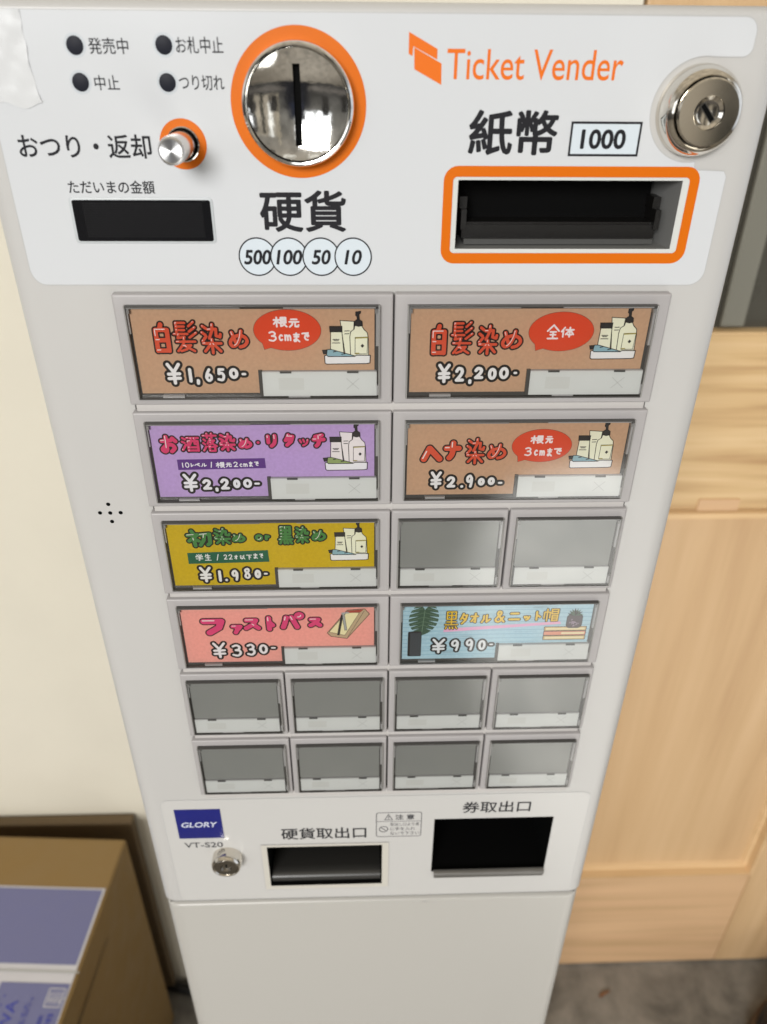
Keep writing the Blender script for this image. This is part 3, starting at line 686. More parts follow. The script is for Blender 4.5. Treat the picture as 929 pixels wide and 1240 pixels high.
L2 = lock('lock', -84.3, -428.6, [(9.2, .1), (9.2, 5.5), (8.7, 7.6), (8.2, 8.2), (7.6, 8.2), (7.3, 7.6)], 7.4, 7.9, 3.2, 90, 1.7, .8, 'nickel_shaded')
L2['label'] = 'small round lock below the blue emblem'

# ---- bill slot
bs = MB(76.6, -52)
bs.poly(rrect(34.5, -65.1, 119.5, -39.1, 1.4), .45, 'strip_white', [[(36.1, -63.7), (117.1, -63.7), (117.1, -40.0), (36.1, -40.0)]])
bill = bs.build('bill_slot', M)
mb = MB(76.6, -52)      # funnel of grey plastic behind the opening
mb.loft([[(x, z, hh) for x, z in ((a0, b0), (a0, b1), (a1, b1), (a1, b0))] for a0, b0, a1, b1, hh in ((36.1, -63.7, 117.1, -40.0, .3), (39.5, -63.2, 113.5, -41.5, -22))], 'grey_plastic', cap1=False)
mb.rect(39.5, -63.2, 113.5, -41.5, -22, 'black_hole'); mb.poly([(36.2, -40.3), (117.0, -40.3), (113.4, -41.9), (39.6, -41.9)][::-1], -21.5, 'black_hole')
mb.build('funnel', bill)
mb = MB(76.6, -52)
mb.box(39.2, -61.2, 112.6, -56.4, -18, -6.5, 'black_plastic'); mb.box(39.2, -56.4, 112.6, -42.2, -21.8, -17.5, 'black_hole')
for a0, a1 in ((38.6, 40.6), (111.6, 113.6)):
    mb.box(a0, -58.0, a1, -51.0, -17, -5.4, 'black_plastic'); mb.box(a0-.4, -51.0, a1+.4, -47.0, -17.5, -9, 'black_plastic')
mb.box(40.5, -56.5, 111.5, -55.6, -17.5, -7.5, 'black_plastic'); mb.build('bill_tray', bill)
mb = MB(76.6, -52); mb.box(40, -63.2, 112, -61.3, -16, -5.0, 'dark_grey_plastic'); mb.build('slot_bar', bill)

# ---- speaker
mb = MB(-111.4, -177.8)
for x, z in ((0, 0), (-4.5, .1), (4.6, .1), (-.1, 4.5), (0, -4.5)): mb.disc(-111.4+x, -177.8+z, .92, .06, 'black_hole', 24)
mb.build('speaker_holes', M)

# ---- buttons
WT = [-83.3, -131.5, -179.6, -227.7, -275.9, -324.4]
WH = 37.9
sp = MB(13.8, -224)
mb = MB(13.8, -224); mb.plate(-92.0, -368.6, 119.8, -81.0, .0, .35, 'seam_dark')
for wt in WT: mb.plate(-91.0, wt-WH-8.2, 118.8, wt-WH-2.8, .2, 2.0, 'ledge_plastic', 0, .4)
mb.build('button_recess', M)
def frame(mb, x0, zt, x1, zb, strip_x):
    """smoked clear housing round one button's window: base ring, thin upright rim, clips painted lighter where clear plastic is seen lit"""
    mb.poly([(x0, zb), (x1, zb), (x1, zt), (x0, zt)], 4.15, 'smoke_plastic')
    t_ = .55
    for a in ((x0, zb, x0+t_, zt), (x1-t_, zb, x1, zt), (x0+t_, zt-t_, x1-t_, zt), (x0+t_, zb, x1-t_, zb+t_)): mb.plate(*a, 4.0, 6.3, 'clear_edge' if a[1] == zb and a[3] == zt else 'smoke_plastic', 0, .15)
    w = x1-x0
    for f0, f1 in ((.10, .19), (.62, .71)) if w > 60 else ((.32, .55),): mb.box(x0+w*f0, zb+.56, x0+w*f1, zb+1.5, 4.0, 5.4, 'clear_lit_tab')
    mb.box(x1-1.5, zt-16, x1-.56, zt-1.5, 4.0, 5.6, 'clear_lit_tab'); mb.box(x0+.56, zt-11, x0+1.2, zt-1.2, 4.0, 5.4, 'clear_lit_tab'); mb.box(x1-1.4, zb+1.5, x1-.56, zb+5.5, 4.0, 5.6, 'clear_lit_tab')
    mb.box(x0+.56, zt-1.3, x0+w*.45, zt-.56, 4.0, 5.6, 'clear_edge'); mb.box(x0+w*.62, zt-1.2, x1-1.6, zt-.56, 4.0, 5.6, 'clear_lit_tab')
    for q in (x0+1.0, x1-1.9): mb.box(q, zt-3.0, q+.9, zt-1.4, 4.0, 6.0, 'clear_edge')
def strip(mb, x0, zt, x1, zb):
    mb.box(x0-1.5, zb-.1, x0, zt+.6, 4.2, 5.5, 'smoke_plastic')
    mb.box(x0, zb, x1, zt, 4.2, 5.7, 'strip_white')
    w = x1-x0
    mb.rect(x0+w*.14, zb+2.6, x0+w*.36, zt-2.4, 5.73, 'strip_mark')
    c_ = x0+w*.79; zc = (zb+zt)/2
    for s_ in (-1, 1): mb.line([(c_-2.5, zc-2.3*s_), (c_+2.5, zc+2.3*s_)], .28, 5.73, 'strip_line')
    for f0, f1 in ((.155, .255), (.74, .84)): mb.box(x0+w*f0, zt-.45, x0+w*f1, zt+.35, 4.2, 5.95, 'dark_grey_plastic')
    mb.box(x0+.2, zt, x1-.2, zt+.4, 4.2, 5.4, 'clear_lit_tab')
def cover(mb, x0, zt, x1, zb): mb.rect(x0+.5, zb+.5, x1-.5, zt-.5, 6.15, 'clear_cover')
def button(x0, x1, wt, wx0, wx1):
    zc = wt-WH/2; mb = MB((x0+x1)/2, zc)
    mb.plate(x0, wt-WH-3.1, x1, wt+3.8, .4, 4.1, 'button_plastic', .6, .8)
    return mb.build('ticket_button', M, 40)
blank0 = None
XS = [(-92.6, -40.2, -89.4, -41.9), (-39.6, 13.4, -36.6, 11.2), (14.0, 66.6, 16.4, 64.3), (67.2, 120.3, 70.0, 117.9)]
def small(k, row):
    global blank0
    x0, x1, a0, a1 = XS[k]; wt = WT[row]
    if blank0 is None:
        x0, x1, a0, a1 = 0.0, 52.6, 2.8, 50.6
        b_ = button(x0, x1, wt, a0, a1); zb = wt-WH; ox, oz = (x0+x1)/2, wt-WH/2
        mb = MB(ox, oz); frame(mb, a0, wt, a1, zb, 0); mb.build('window_frame', b_)
        mb = MB(ox, oz); mb.box(a0+1.5, zb+1.6, a1-2.0, wt-1.5, 4.17, 4.6, 'blank_panel'); mb.build('blank_card', b_)
        mb = MB(ox, oz); strip(mb, a0+1.6, zb+10.8, a1-1.9, zb+1.3); mb.build('sold_out_strip', b_)
        mb = MB(ox, oz); cover(mb, a0, wt, a1, zb); mb.build('clear_cover', b_)
        blank0 = b_; b_.location.x = (XS[k][0]+XS[k][1])/2000-.0066
        WPOS[b_.name].x = (XS[k][0]+XS[k][1])/2000
        return b_
    c_ = blank0.copy(); COL.objects.link(c_); c_.location = Vector(((x0+x1)/2000, 0, BASE_Z+(wt-WH/2)/1000))-WPOS[M.name]
    for ch in blank0.children:
        d = ch.copy(); COL.objects.link(d); d.parent = c_
    return c_
# -- card artwork
def bottles(mb, bb, h, cream='card_cream', tubec='card_tubeblue'):
    X0, ZT, X1, ZB = bb
    def q(*pts): return [(X0+(x-415)/277*(X1-X0), ZT-(y-150)/297*(ZT-ZB)) for x, y in pts]
    k = [0]
    def shape(pts, fill, ow=.30):
        k[0] += 1; p = q(*pts); a = sum(p[i-1][0]*p[i][1]-p[i][0]*p[i-1][1] for i in range(len(p)))
        if a < 0: p = p[::-1]
        mb.poly(p, h+k[0]*.012, fill); mb.line(p, ow, h+k[0]*.012+.006, 'card_black', True)
    shape([(522, 200), (600, 205), (590, 400), (548, 400)], cream)
    shape([(468, 262), (531, 262), (541, 400), (462, 400)], cream); shape([(462, 232), (532, 232), (532, 263), (464, 263)], 'card_charcoal')
    shape([(604, 228), (642, 228), (655, 250), (674, 268), (679, 300), (681, 402), (578, 402), (575, 290), (580, 262), (600, 248)], cream)
    shape([(600, 226), (603, 205), (614, 196), (632, 196), (645, 205), (647, 228), (625, 233)], 'card_charcoal')
    shape([(618, 196), (616, 178), (609, 172), (610, 153), (637, 150), (636, 160), (628, 166), (630, 196)], 'card_charcoal')
    shape([(605, 294), (676, 292), (672, 388), (603, 388)], cream, .22)
    k[0] += 1; z = h+k[0]*.012
    mb.line(q((606, 298), (676, 295)), .45, z, 'card_olive'); mb.line(q((604, 384), (628, 384)), .4, z, 'card_olive')
    mb.poly(q((635, 342), (645, 353), (656, 341), (645, 330))[::1], z, 'card_charcoal')
    for a in ((478, 305, 516, 305), (483, 312, 512, 312), (474, 325, 520, 325), (545, 258, 574, 257), (545, 274, 572, 273)): mb.line(q(a[:2], a[2:]), .32, z, 'card_charcoal')
    shape([(446, 362), (470, 362), (605, 400), (600, 404), (440, 402)], tubec)
    shape([(418, 366), (443, 364), (441, 386), (424, 388)], 'card_charcoal')
    k[0] += 1; mb.line(q((478, 376), (498, 372)), .4, h+k[0]*.012, 'card_charcoal'); mb.line(q((525, 390), (548, 386)), .4, h+k[0]*.012, 'card_charcoal')
    shape([(429, 398), (440, 394), (450, 402), (600, 402), (612, 395), (690, 396), (688, 440), (670, 444), (440, 446), (431, 440)], 'card_white', .36)
def bubble(mb, el, tl, h):
    x0, zt, x1, zb = el; cx, cz, rx, rz = (x0+x1)/2, (zt+zb)/2, (x1-x0)/2, (zt-zb)/2
    tail = [(cx-rx*.52, cz-rz*.82), (tl[0], tl[1]), (cx-rx*.78, cz-rz*.60)][::-1]
    tail = [(cx-rx*.46, cz-rz*.84), (cx-rx*.78, cz-rz*.58), tl]
    a = sum(tail[i-1][0]*tail[i][1]-tail[i][0]*tail[i-1][1] for i in range(3))
    if a < 0: tail = tail[::-1]
    e = ell(cx, cz, rx, rz); mb.line(tail, .22, h, 'card_charcoal', True); mb.line(e, .25, h+.004, 'card_charcoal', True)
    mb.poly(tail, h+.008, 'card_red'); mb.poly(e, h+.012, 'card_red')
def words(mb, items, h, col, hw, outline=0, hi=False, ocol='card_black'):
    st = []
    for it in items:
        w = hw(it) if callable(hw) else hw
        for p in glyph(it[0], *it[1:5], w): st.append((p, w))
    if outline: sdf_layer(mb, st, outline, h, ocol)
    sdf_layer(mb, st, 0, h+.02, col, .16)
    if hi:
        hs = []
        for p, w in st:
            L = sum(np.hypot(*(b_-a)) for a, b_ in zip(p[:-1], p[1:]))
            if L < 2.6*w: continue
            fr_, hw_ = (.30, .20*w) if w >= .64 else (.13, .24*w)
            off = np.array((-.36*w, .30*w)); keep = [p[0]+off]; run = 0
            for a, b_ in zip(p[:-1], p[1:]):
                d = np.hypot(*(b_-a))
                if run+d > fr_*L: keep.append(a+(b_-a)*((fr_*L-run)/max(d, 1e-6))+off); break
                keep.append(b_+off); run += d
            hs.append((keep, hw_))
        sdf_layer(mb, hs, 0, h+.04, 'card_blush', .12)
CARDS={
 'r1L':dict(T=[('白',-79.7,-90,-71.8,-102.4),('髪',-71.5,-89.2,-61.7,-101.9),('染',-61,-90.3,-52.5,-102.8),('め',-50.6,-92.7,-42.3,-100.7)],
  P=[('¥',-76.5,-106.2,-69.9,-115.3),('1',-67.9,-108.4,-65.8,-114.5),(',',-65,-112.9,-62.9,-115.5),('6',-61.3,-108.5,-57.7,-114.3),('5',-56.6,-108.3,-52.8,-114.1),('0',-51.5,-108.5,-47.8,-113),('-',-46.6,-110.4,-44.7,-111.6)],
  S=[('根',-33,-87.8,-27.1,-92.2),('元',-26.9,-88.3,-22.5,-92.4),('3',-35.1,-93.5,-31.5,-97.8),('c',-31.1,-94.7,-29.1,-97.6),('m',-28.9,-94.7,-25.9,-97.6),('ま',-25.7,-94,-22.4,-98.2),('で',-22.3,-93.6,-18.8,-97.6)],
  EL=(-40.4,-85.2,-14.5,-101.3),
  TL=(-36.7,-100.9),
  BT=(-14.4,-85.9,4.7,-107)),
 'r1R':dict(T=[('白',27.6,-90.9,35.3,-103.7),('髪',36,-89.6,45.2,-103.1),('染',46.6,-91.2,54.8,-103.5),('め',55.7,-93.1,64.5,-101.2)],
  P=[('¥',31.2,-107,37,-115.2),('2',38.3,-108.4,42.5,-114.8),(',',44,-113.5,45.4,-115.7),('2',46,-108.4,50.2,-113.7),('0',51.8,-108.8,55.3,-113.9),('0',56.3,-108.5,60.2,-113.6),('-',62.1,-110.5,63.6,-111.4)],
  S=[('全',73.4,-91,78.7,-97.3),('体',78.8,-92,84.5,-96.5)],
  EL=(66.5,-86.3,92,-101.9),
  TL=(69.9,-101.7),
  BT=(91,-85,110,-105.3)),
 'r2L':dict(T=[('お',-83.6,-137.3,-75.3,-146.6),('酒',-74.6,-137.9,-66.6,-145.5),('落',-65.9,-136.3,-59.1,-145.6),('染',-58.8,-136.7,-51.6,-145.3),('め',-50.9,-139,-44.7,-144.2),('・',-43.1,-140.5,-41.8,-142),('リ',-39.9,-137.2,-33.9,-143.8),('タ',-32,-136.9,-26.7,-143.4),('ッ',-25.8,-139.2,-20.9,-143.3),('チ',-20.2,-137,-14,-143.9)],
  P=[('¥',-76.4,-155.8,-69.5,-164.7),('2',-68.1,-158.6,-63.7,-163.9),(',',-62.6,-162.6,-61.2,-164.8),('2',-60.4,-158.3,-56.1,-163.9),('0',-54.7,-158.8,-51.6,-163.1),('0',-50.4,-158.6,-46.6,-163),('-',-45.6,-160.4,-43.2,-161.5)],
  S=[('1',-75.6,-150.4,-74.6,-152.9),('0',-74.1,-150.3,-72.3,-152.9),('レ',-71.9,-150.6,-70.3,-152.7),('ベ',-70.2,-150.5,-67.6,-152.6),('ル',-67.4,-150.6,-64.9,-152.6),('/',-63.4,-150.1,-62.6,-153),('根',-61.3,-150.2,-57.2,-153.2),('元',-57,-150.4,-54.3,-152.9),('2',-53.8,-150.2,-51.6,-152.8),('c',-51.2,-151,-49.8,-152.8),('m',-49.6,-150.9,-47.6,-152.8),('ま',-47.3,-150.1,-45.3,-152.8),('で',-45,-149.9,-42.8,-152.4)],
  BAR=[(-77.2,-149),(-40.2,-148.6),(-40,-153.4),(-77.2,-154)],
  BT=(-15.7,-132.9,3.4,-154.7)),
 'r2R':dict(T=[('ヘ',25.9,-142.5,35.5,-151.7),('ナ',35.4,-140.8,43.5,-150.5),('染',45.1,-139.8,53.5,-152.4),('め',54.2,-142.4,62.9,-150.3)],
  P=[('¥',30.2,-155.7,35.8,-164.2),('2',37.5,-158.2,41.8,-163.9),('.',43.8,-162.6,44.9,-163.9),('9',45.9,-157.3,49.7,-164),('0',51.4,-159.1,54.4,-162.9),('0',55.7,-158.8,58.8,-162.7),('-',60.2,-161.1,62.2,-162)],
  S=[('根',72.1,-138.7,78.1,-142.9),('元',78.5,-138.8,82,-142.8),('3',70.1,-144.3,73.6,-148.6),('c',74.3,-145.4,76.2,-148.5),('m',76.6,-145.6,79.3,-148.5),('ま',79.7,-144.7,82.5,-149),('で',82.6,-144.4,86.5,-148.1)],
  EL=(64.7,-136,90.2,-151.4),
  TL=(67.9,-151.3),
  BT=(89.4,-133.2,109,-154.5)),
 'r3L':dict(T=[('初',-78.7,-184,-66.4,-194),('染',-66.1,-183.4,-58.2,-192.7),('め',-58.1,-186.5,-51.6,-191.5),('o',-47.7,-187,-43.9,-190.8),('r',-43.5,-187.3,-40.7,-190.5),('黒',-37.3,-182.4,-30.2,-192.9),('染',-29.6,-183,-23,-192.4),('め',-22.3,-185,-15.3,-191.2)],
  P=[('¥',-75.2,-204.7,-68.9,-213.6),('1',-66.4,-206.8,-64.6,-213.3),('.',-63.3,-211.6,-62.2,-213.2),('9',-60.3,-206.5,-56.4,-213),('8',-54.6,-205.5,-50.9,-211.9),('0',-49.4,-206.7,-46.4,-211.6),('-',-45.1,-208.5,-43.3,-209.6)],
  S=[('学',-75.6,-197.5,-71.9,-201.4),('生',-71.4,-197.3,-68.3,-201.3),('/',-66.1,-197.6,-64.8,-201.2),('2',-62.8,-197.9,-60.9,-200.8),('2',-60.6,-197.9,-58.5,-200.8),('才',-58,-198.1,-56.1,-200.9),('以',-55.7,-198.1,-52.8,-200.9),('下',-52.5,-198,-49.7,-201),('ま',-49.4,-197.4,-46.9,-200.6),('で',-46.6,-197.3,-44.5,-200.3)],
  BAR=[(-79,-196.9),(-42.3,-195.8),(-42,-202.3),(-79,-203)],
  BT=(-14.9,-180.7,3.7,-201.9)),
 'r4L':dict(T=[('フ',-78.4,-234.4,-65.2,-246.1),('ァ',-64,-238.5,-57.3,-245.6),('ス',-57.8,-235.1,-48.5,-243.3),('ト',-47.2,-234.2,-41.5,-243.9),('パ',-40,-231.3,-26.8,-243.3),('ス',-26.3,-235.3,-18.7,-241.9)],
  P=[('¥',-74.3,-250.6,-66.9,-260.8),('3',-64.8,-252,-59.3,-260.1),('3',-57.4,-251.7,-52.5,-259.6),('0',-50.9,-252.2,-46.6,-258.4),('-',-45,-254,-42.6,-255.2)],
  S=[],
  IC=[(-16.8,-245.5),(-6.8,-231.4),(1.7,-230.7),(4,-233.9),(-7.1,-249.2),(-15,-247.7)]),
 'r4R':dict(T=[('黒',40.7,-232.6,47.6,-244.4),('タ',48,-233.9,52.6,-241.4),('オ',53.2,-234,57.5,-240.7),('ル',58.4,-234.9,63.6,-240.8),('&',64.9,-232.7,70.7,-240.7),('ニ',71.9,-233.6,78.1,-239.8),('ッ',79.2,-236,83.1,-239.6),('ト',84.3,-233.4,88.5,-239.7),('帽',89,-232,97,-240.2)],
  P=[('¥',34.7,-250.3,42.2,-259.8),('9',44.4,-250.9,49.4,-258.7),('9',51.8,-250.6,56.5,-258.4),('0',58.4,-251.6,62.2,-258.1),('-',64,-253.9,65.9,-255.2)],
  S=[],
  SW=[(40.5,-246.1),(40.7,-243.9),(98.1,-240.3),(98.5,-241.9)],
  LF=(23.7,-229.3,38.6,-248),
  VA=(23,-245.5,29.8,-261.6),
  BK=(90.4,-243.5,111.8,-252.1),
  PT=(101,-235.7,109,-244.6),
  PL=(100.7,-232.2,109,-236.9))}
HW = {'白': .86, '髪': .47, '染': .56, 'め': .66, 'お': .86, '酒': .50, '落': .46, '・': .62, 'リ': .80, 'タ': .80, 'ッ': .44, 'チ': .86, 'ヘ': 1.32, 'ナ': 1.2, '初': .85, '黒': .62, 'o': .66, 'r': .66,
      'フ': 1.65, 'ァ': 1.1, 'ス': 1.2, 'ト': 1.25, 'パ': 1.3}
def art_card(key, bgm, side):
    x0, x1 = (-88.2, 8.3) if side == 'L' else (18.8, 115.3)
    row = int(key[1])-1; wt = WT[row]; zb = wt-WH; D = CARDS[key]; H0 = 4.45
    mb = MB((x0+x1)/2, wt-WH/2)
    cx0, cx1, ct, cb = x0+1.5, x1-2.1, wt-1.7, zb+2.2
    mb.plate(cx0, cb, cx1, ct, 4.2, H0-.05, bgm)
    if key == 'r4R':
        rn = random.Random(5)
        for k in range(13):
            z = ct-1.0-k*2.55; mb.poly([(cx0, z), (cx1, z+.35), (cx1, z+.35+.55), (cx0, z+.5)], H0-.04, 'card_sky2')
            for _ in range(3):
                a = rn.uniform(cx0+2, cx1-14); mb.rect(a, z-.9, a+rn.uniform(5, 12), z-.6, H0-.038, 'card_sky2')
        mb.poly(D['SW'] if D['SW'][0][1] < D['SW'][1][1] and False else [D['SW'][0], D['SW'][3], D['SW'][2], D['SW'][1]], H0-.02, 'card_swash')
    if 'EL' in D: bubble(mb, D['EL'], D['TL'], H0)
    if 'BAR' in D:
        b_ = D['BAR']; mb.poly([b_[3], b_[2], b_[1], b_[0]], H0, 'card_purplebar' if key == 'r2L' else 'card_greenbar')
    if 'BT' in D:
        if key == 'r2L': bottles(mb, D['BT'], H0, 'card_blush', 'card_tubegreen')
        else: bottles(mb, D['BT'], H0)
    col = dict(r1L='card_redtitle', r1R='card_redtitle', r2R='card_redtitle', r2L='card_magenta', r3L='card_green', r4L='card_rose', r4R='card_gold')[key]
    if key == 'r4R': words(mb, D['T'], H0, col, lambda it: {'黒': .36, '帽': .36, 'ニ': .62, '&': .55}.get(it[0], .50), .42)
    else: words(mb, D['T'], H0, col, lambda it: HW[it[0]], .62, True)
    words(mb, D['P'], H0, 'card_white', lambda it: {'-': .5, '8': .52, '6': .56, '9': .58, '5': .56, '3': .62}.get(it[0], .66), 1.05)
    if D['S']: words(mb, D['S'], H0+.05, 'card_white', .34 if 'EL' in D else .21)
    if key == 'r4L':
        p = D['IC']; a_, b_, c_, d_, e_, f_ = [np.array(v) for v in p]
        g = e_+(a_-f_)*.95
        mb.poly([tuple(v) for v in (f_, e_, d_, c_, b_, a_)], H0, 'card_boardside'); mb.line([tuple(v) for v in p], .30, H0+.02, 'card_black', True)
        i0 = a_+(b_-a_)*.04+(c_-b_)*.06; i1 = b_+(c_-b_)*.10-(b_-a_)*.10; i2 = c_-(c_-b_)*.12-(b_-a_)*.16; i3 = e_+(a_-f_)*.75+(d_-e_)*.03
        inner = [tuple(v) for v in (i0, i3, i2, i1)]
        mb.poly(inner, H0+.012, 'card_boardtop'); mb.line(inner, .2, H0+.024, 'card_black', True)
        mb.poly([tuple(v) for v in (b_+(a_-b_)*.13, c_+(e_-d_)*.14-np.array((.6, 0)), c_-np.array((.4, .3)), b_+np.array((.3, -.3)))], H0+.026, 'card_boardred')
        mb.line([tuple(e_+np.array((.3, .9))), tuple(c_-np.array((.2, 1.2)))], .2, H0+.024, 'card_black')
        for x, z0, z1, dxx, w, m_ in ((-11.4, -247.0, -234.2, 2.2, .95, 'card_charcoal'), (-7.6, -244.0, -233.2, -1.2, 1.05, 'card_pen')):
            mb.line([(x, z0), (x+dxx, z1)], w+.3, H0+.034, 'card_black'); mb.line([(x+dxx*.03, z0+.3), (x+dxx*.97, z1-.2)], w, H0+.042, m_)
        mb.line([(-9.6, -233.4), (-6.0, -232.8)], 1.0, H0+.05, 'card_pen'); mb.line([(-6.2, -235.4), (-2.6, -234.8)], .3, H0+.03, 'card_bookedge')
    if key == 'r4R':
        a0, zt, a1, zbm = D['LF']; lx, lz = (a0+a1)/2, (zt+zbm)/2; rx, rz = (a1-a0)/2, (zt-zbm)/2
        st, tip = (lx-.02*rx, zt-.10*rz), (lx-.2*rx, zbm)
        half = [(0, .72), (.16, .92), (.42, 1.0), (.72, .86), (.92, .52), (.98, .12), (.90, -.28), (.68, -.60), (.38, -.84), (0, -1.0)]   # heart-shaped blade
        half = [(float(p[0]), float(p[1])) for p in spline([np.array(q) for q in half], 5)]
        def lf(x, y): return (lx+x*rx-.10*rx*(1-y), lz+y*rz)
        ol = [lf(-x, y) for x, y in half]+[lf(x, y) for x, y in reversed(half[1:-1])]
        mb.poly(ol, H0+.004, 'card_leaf')
        for s_ in (-1, 1):
            for k, (ey, wd) in enumerate(((.74, .05), (.46, .06), (.16, .06), (-.14, .06), (-.42, .05), (-.66, .05))):
                ex = min((abs(y-ey), x) for x, y in half)[1]*1.05; iy = ey+.22
                q = [lf(s_*ex*.34, iy-.08), lf(s_*ex, ey-wd), lf(s_*ex, ey+wd)]
                ar = sum(q[i-1][0]*q[i][1]-q[i][0]*q[i-1][1] for i in range(3)); mb.poly(q if ar > 0 else q[::-1], H0+.010, 'card_sky')
                mb.line([lf(0, iy+.16), lf(s_*ex*.86, ey+.15)], .15, H0+.016, 'card_leaf2')
        mb.line([lf(0, .70), lf(0, 0), lf(0, -.95)], .24, H0+.022, 'card_leaf2')
        v0, zt, v1, zbm = D['VA']; mb.poly(rrect(v0, zbm, v1, zt, .8), H0+.034, 'card_black'); mb.poly(rrect(v0+1.1, zbm+.25, v1-.3, zt-.5, .5), H0+.046, 'card_vase'); mb.poly(ell((v0+v1)/2+.3, zt-.3, 3.1, .55, 20), H0+.05, 'card_charcoal')
        v0, zt, v1, zbm = D['BK']; hh = (zt-zbm)/3
        for k, m_ in enumerate(('card_book1', 'card_book2', 'card_book1')):
            a = zt-k*hh; mb.poly(rrect(v0, a-hh, v1, a, .4), H0+.01+k*.012, 'card_charcoal'); mb.poly(rrect(v0+.3, a-hh+.3, v1-.3, a-.3, .3), H0+.016+k*.012, m_); mb.poly(rrect(v0+(1.0 if k != 1 else 9), a-hh+.75, v1-.9, a-.85, .2), H0+.022+k*.012, 'card_bookedge')
        v0, zt, v1, zbm = D['PT']; mb.poly(rrect(v0, zbm, v1, zt, 2.2), H0+.05, 'card_charcoal'); mb.poly(rrect(v0+.4, zbm+.4, v1-.4, zt-.6, 1.9), H0+.058, 'card_pot')
        rn = random.Random(2)
        for _ in range(26):
            a = rn.uniform(0, 6.28); r_ = rn.uniform(.2, 2.2); mb.poly(ell((v0+v1)/2+r_*math.cos(a), zbm+3.6+r_*math.sin(a)*1.1, .32, .32, 8), H0+.064+_*.0004, 'card_potpat')
        v0, zt, v1, zbm = D['PL']; cx, cz = (v0+v1)/2, zbm+.3
        for k, a in enumerate((8, 30, 52, 74, 96, 118, 140, 165, 20, 155, 62)):
            a = math.radians(a); L = 3.9 if k < 8 else 2.6; ex, ez = cx+L*1.05*math.cos(a), cz+L*1.15*math.sin(a)+.2; n = (-math.sin(a)*.55, math.cos(a)*.55)
            mb.poly([(cx, cz-.3), (cx+(ex-cx)*.55-n[0], cz+(ez-cz)*.55-n[1]), (ex, ez), (cx+(ex-cx)*.55+n[0], cz+(ez-cz)*.55+n[1])], H0+.076+k*.004, 'card_charcoal' if k % 3 == 1 else 'card_leaf')
    return mb
wide_mesh = {}
WIDE = [('r1L', 'card_tan', 'L', 'wide tan menu button priced ¥1,650 with a red speech bubble'), ('r1R', 'card_tan', 'R', 'wide tan menu button priced ¥2,200 with a red speech bubble of two characters'),
        ('r2L', 'card_purple', 'L', 'wide lilac menu button priced ¥2,200'), ('r2R', 'card_tan', 'R', 'wide tan menu button priced ¥2,900'), ('r3L', 'card_mustard', 'L', 'wide mustard yellow menu button priced ¥1,980'),
        ('r4L', 'card_pink', 'L', 'wide pink menu button priced ¥330 with a drawn pen tray'), ('r4R', 'card_sky', 'R', 'wide sky blue menu button priced ¥990 with a drawn leaf and books')]
def wide(key, bgm, side, label):
    row = int(key[1])-1; wt = WT[row]; zb = wt-WH
    px0, px1, x0, x1 = (-92.6, 13.4, -88.2, 8.3) if side == 'L' else (14.0, 120.3, 18.8, 115.3)
    b_ = button(px0, px1, wt, x0, x1); b_['label'] = label
    o_ = Vector(((x0+x1)/2000, 0, BASE_Z+(wt-WH/2)/1000))
    if not wide_mesh:
        X0, X1 = 0, 96.5; ox, oz = (X0+X1)/2, wt-WH/2
        for nm, fn in (('window_frame', lambda q: frame(q, X0, wt, X1, zb, 0)), ('sold_out_strip', lambda q: strip(q, X1-46.6, zb+11.4, X1-1.2, zb+1.3)), ('clear_cover', lambda q: cover(q, X0, wt, X1, zb))):
            mb = MB(ox, oz); fn(mb); o = mb.build(nm, b_); wide_mesh[nm] = o.data; o.location = o_-WPOS[b_.name]
    else:
        for nm, me in wide_mesh.items(): link(nm, me, b_, o_)
    art_card(key, bgm, side).build('menu_card', b_)
for a in WIDE: wide(*a)
for row, ks in ((2, (2, 3)), (4, range(4)), (5, range(4))):
    for k in ks: small(k, row)

# ---- lower panel
mb = MB(8, -424)
mb.poly(rrect(-118.6, -474.0, 135.4, -374.6, 5), .12, 'lower_film', [[(-59.6, -460.0), (11.5, -460.0), (11.5, -420.0), (-59.6, -420.0)], [(43.0, -449.0), (115.6, -449.0), (115.6, -396.8), (43.0, -396.8)]])
mb.line(rrect(-118.6, -474.0, 135.4, -374.6, 5), .3, .14, 'film_edge', True)
mb.text('VT-S20', -109.3, -419.0, -86.0, -414.0, .2, 'ink_soft', .012)
mb.text('硬貨取出口', -50.0, -413.2, 1.8, -402.4, .2, 'ink', .012); mb.text('券取出口', 59.4, -391.6, 100.4, -381.3, .2, 'ink', .012)
# caution notice
mb.line(rrect(7.9, -412.4, 35.1, -389.7, 1.6), .45, .2, 'ink_soft', True); mb.line([(8, -397.9), (35, -397.9)], .35, .2, 'ink_soft')
mb.text('注 意', 19.2, -396.4, 30.8, -391.6, .2, 'ink_soft', .02)
mb.line([(12.9, -396.3), (17.5, -396.3), (15.2, -391.4)], .45, .2, 'ink_soft', True); mb.line([(15.2, -392.9), (15.2, -394.9)], .5, .21, 'ink_soft'); mb.line([(15.2, -395.3), (15.2, -395.8)], .5, .21, 'ink_soft')
mb.ring(12.3, -405.2, 2.3, 2.8, .2, 'ink_soft', 40); mb.line([(10.5, -403.4), (14.1, -407.0)], .5, .21, 'ink_soft')
for k, t_ in enumerate(('取出し口より奥', 'に手を入れ', 'ないで下さい')): mb.text(t_, 16.3, -402.3-k*4.3, (34.0, 31.5, 34.0)[k], -399.2-k*4.3, .2, 'ink_soft', .004)
mb.build('lower_panel', M)
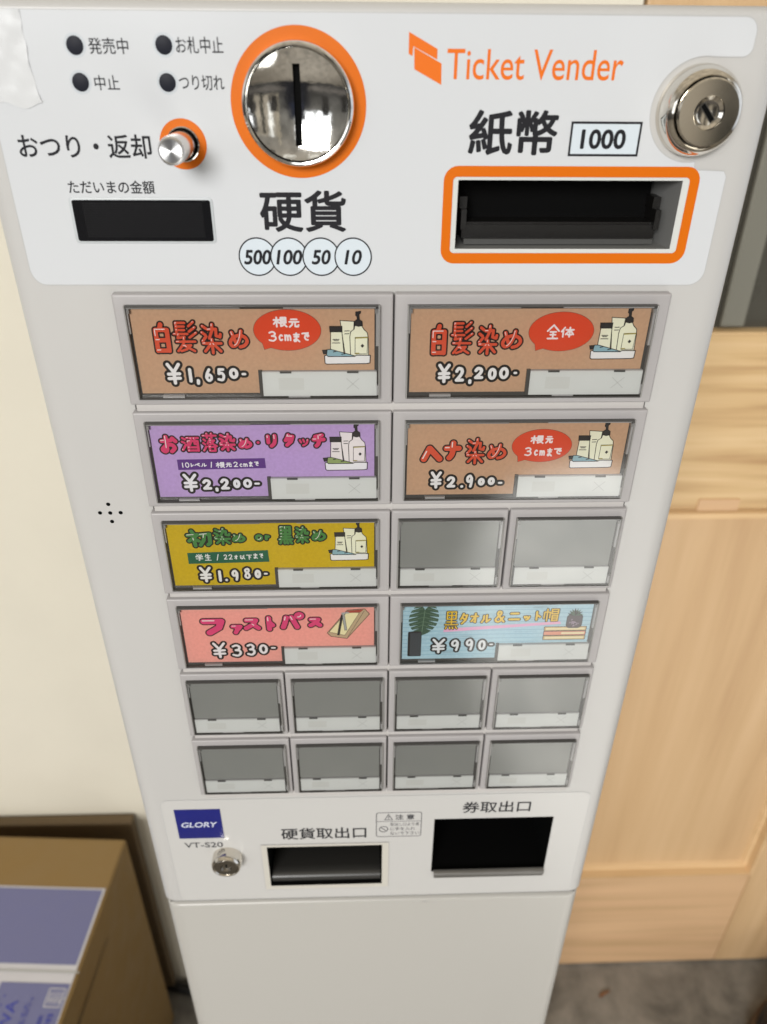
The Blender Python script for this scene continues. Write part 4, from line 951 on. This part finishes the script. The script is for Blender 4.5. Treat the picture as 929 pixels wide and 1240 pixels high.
mb = MB(-98, -396); mb.plate(-111.4, -409.6, -84.4, -382.8, .12, .5, 'brand_blue', 0, .1); mb.text('GLORY', -108.6, -399.0, -87.2, -394.3, .52, 'brand_silver', .02, .22)
mb.line([(-106.5, -396.6), (-88.5, -396.5)], .22, .54, 'brand_blue'); mb.build('brand_plate', M)
mb = MB(-24, -440); mb.poly(rrect(-63.1, -463.6, 15.6, -417.9, .5), .5, 'bezel_cream', [[(-59.6, -460.0), (11.5, -460.0), (11.5, -420.0), (-59.6, -420.0)]]); mb.line(rrect(-63.1, -463.6, 15.6, -417.9, .5), .35, .52, 'ledge_plastic', True)
co = mb.build('coin_outlet', M)
mb = MB(-24, -440)
mb.loft([[(x, z, hh) for x, z in ((a0, b0), (a0, b1), (a1, b1), (a1, b0))] for a0, b0, a1, b1, hh in ((-59.55, -459.95, 11.45, -420.05, .3), (-59.4, -459.5, 11.3, -420.5, -52))], 'black_hole', cap1=True); mb.build('hollow', co)
mb = MB(-24, -440); n = 8; pr = [(-2.5, -459.8), (-1.5, -457.0), (-2.5, -454.8), (-5.0, -453.4), (-9, -453.0), (-30, -457)]
vs = [(x, z, hh) for x in (-58.8, 10.7) for hh, z in pr]; k = len(pr); mb.add(vs, [(i, i+k, i+k+1, i+1) for i in range(k-1)], 'lip_dark', True); mb.build('coin_tray', co, 60)
tk = MB(79, -425); tk.loft([[(x, z, hh) for x, z in ((a0, b0), (a0, b1), (a1, b1), (a1, b0))] for a0, b0, a1, b1, hh in ((43.05, -448.95, 115.55, -396.85, .3), (43.3, -448.5, 115.3, -397.2, -55))], 'black_hole', cap1=True)
to = tk.build('ticket_outlet', M)
mb = MB(79, -450); vs = []
for hh, z, q in ((.2, -447.3, 0), (2.6, -447.6, 0), (3.2, -448.6, .2), (2.2, -453.0, .9), (1.0, -455.0, 1.6), (.15, -455.6, 1.8)):
    vs += [(44.3+q*.5, z, hh), (115.2-q*.4, z, hh)]
mb.add(vs, [(2*i, 2*i+2, 2*i+3, 2*i+1) for i in range(5)], 'lip_metal', True); mb.build('ticket_lip', to, 60)
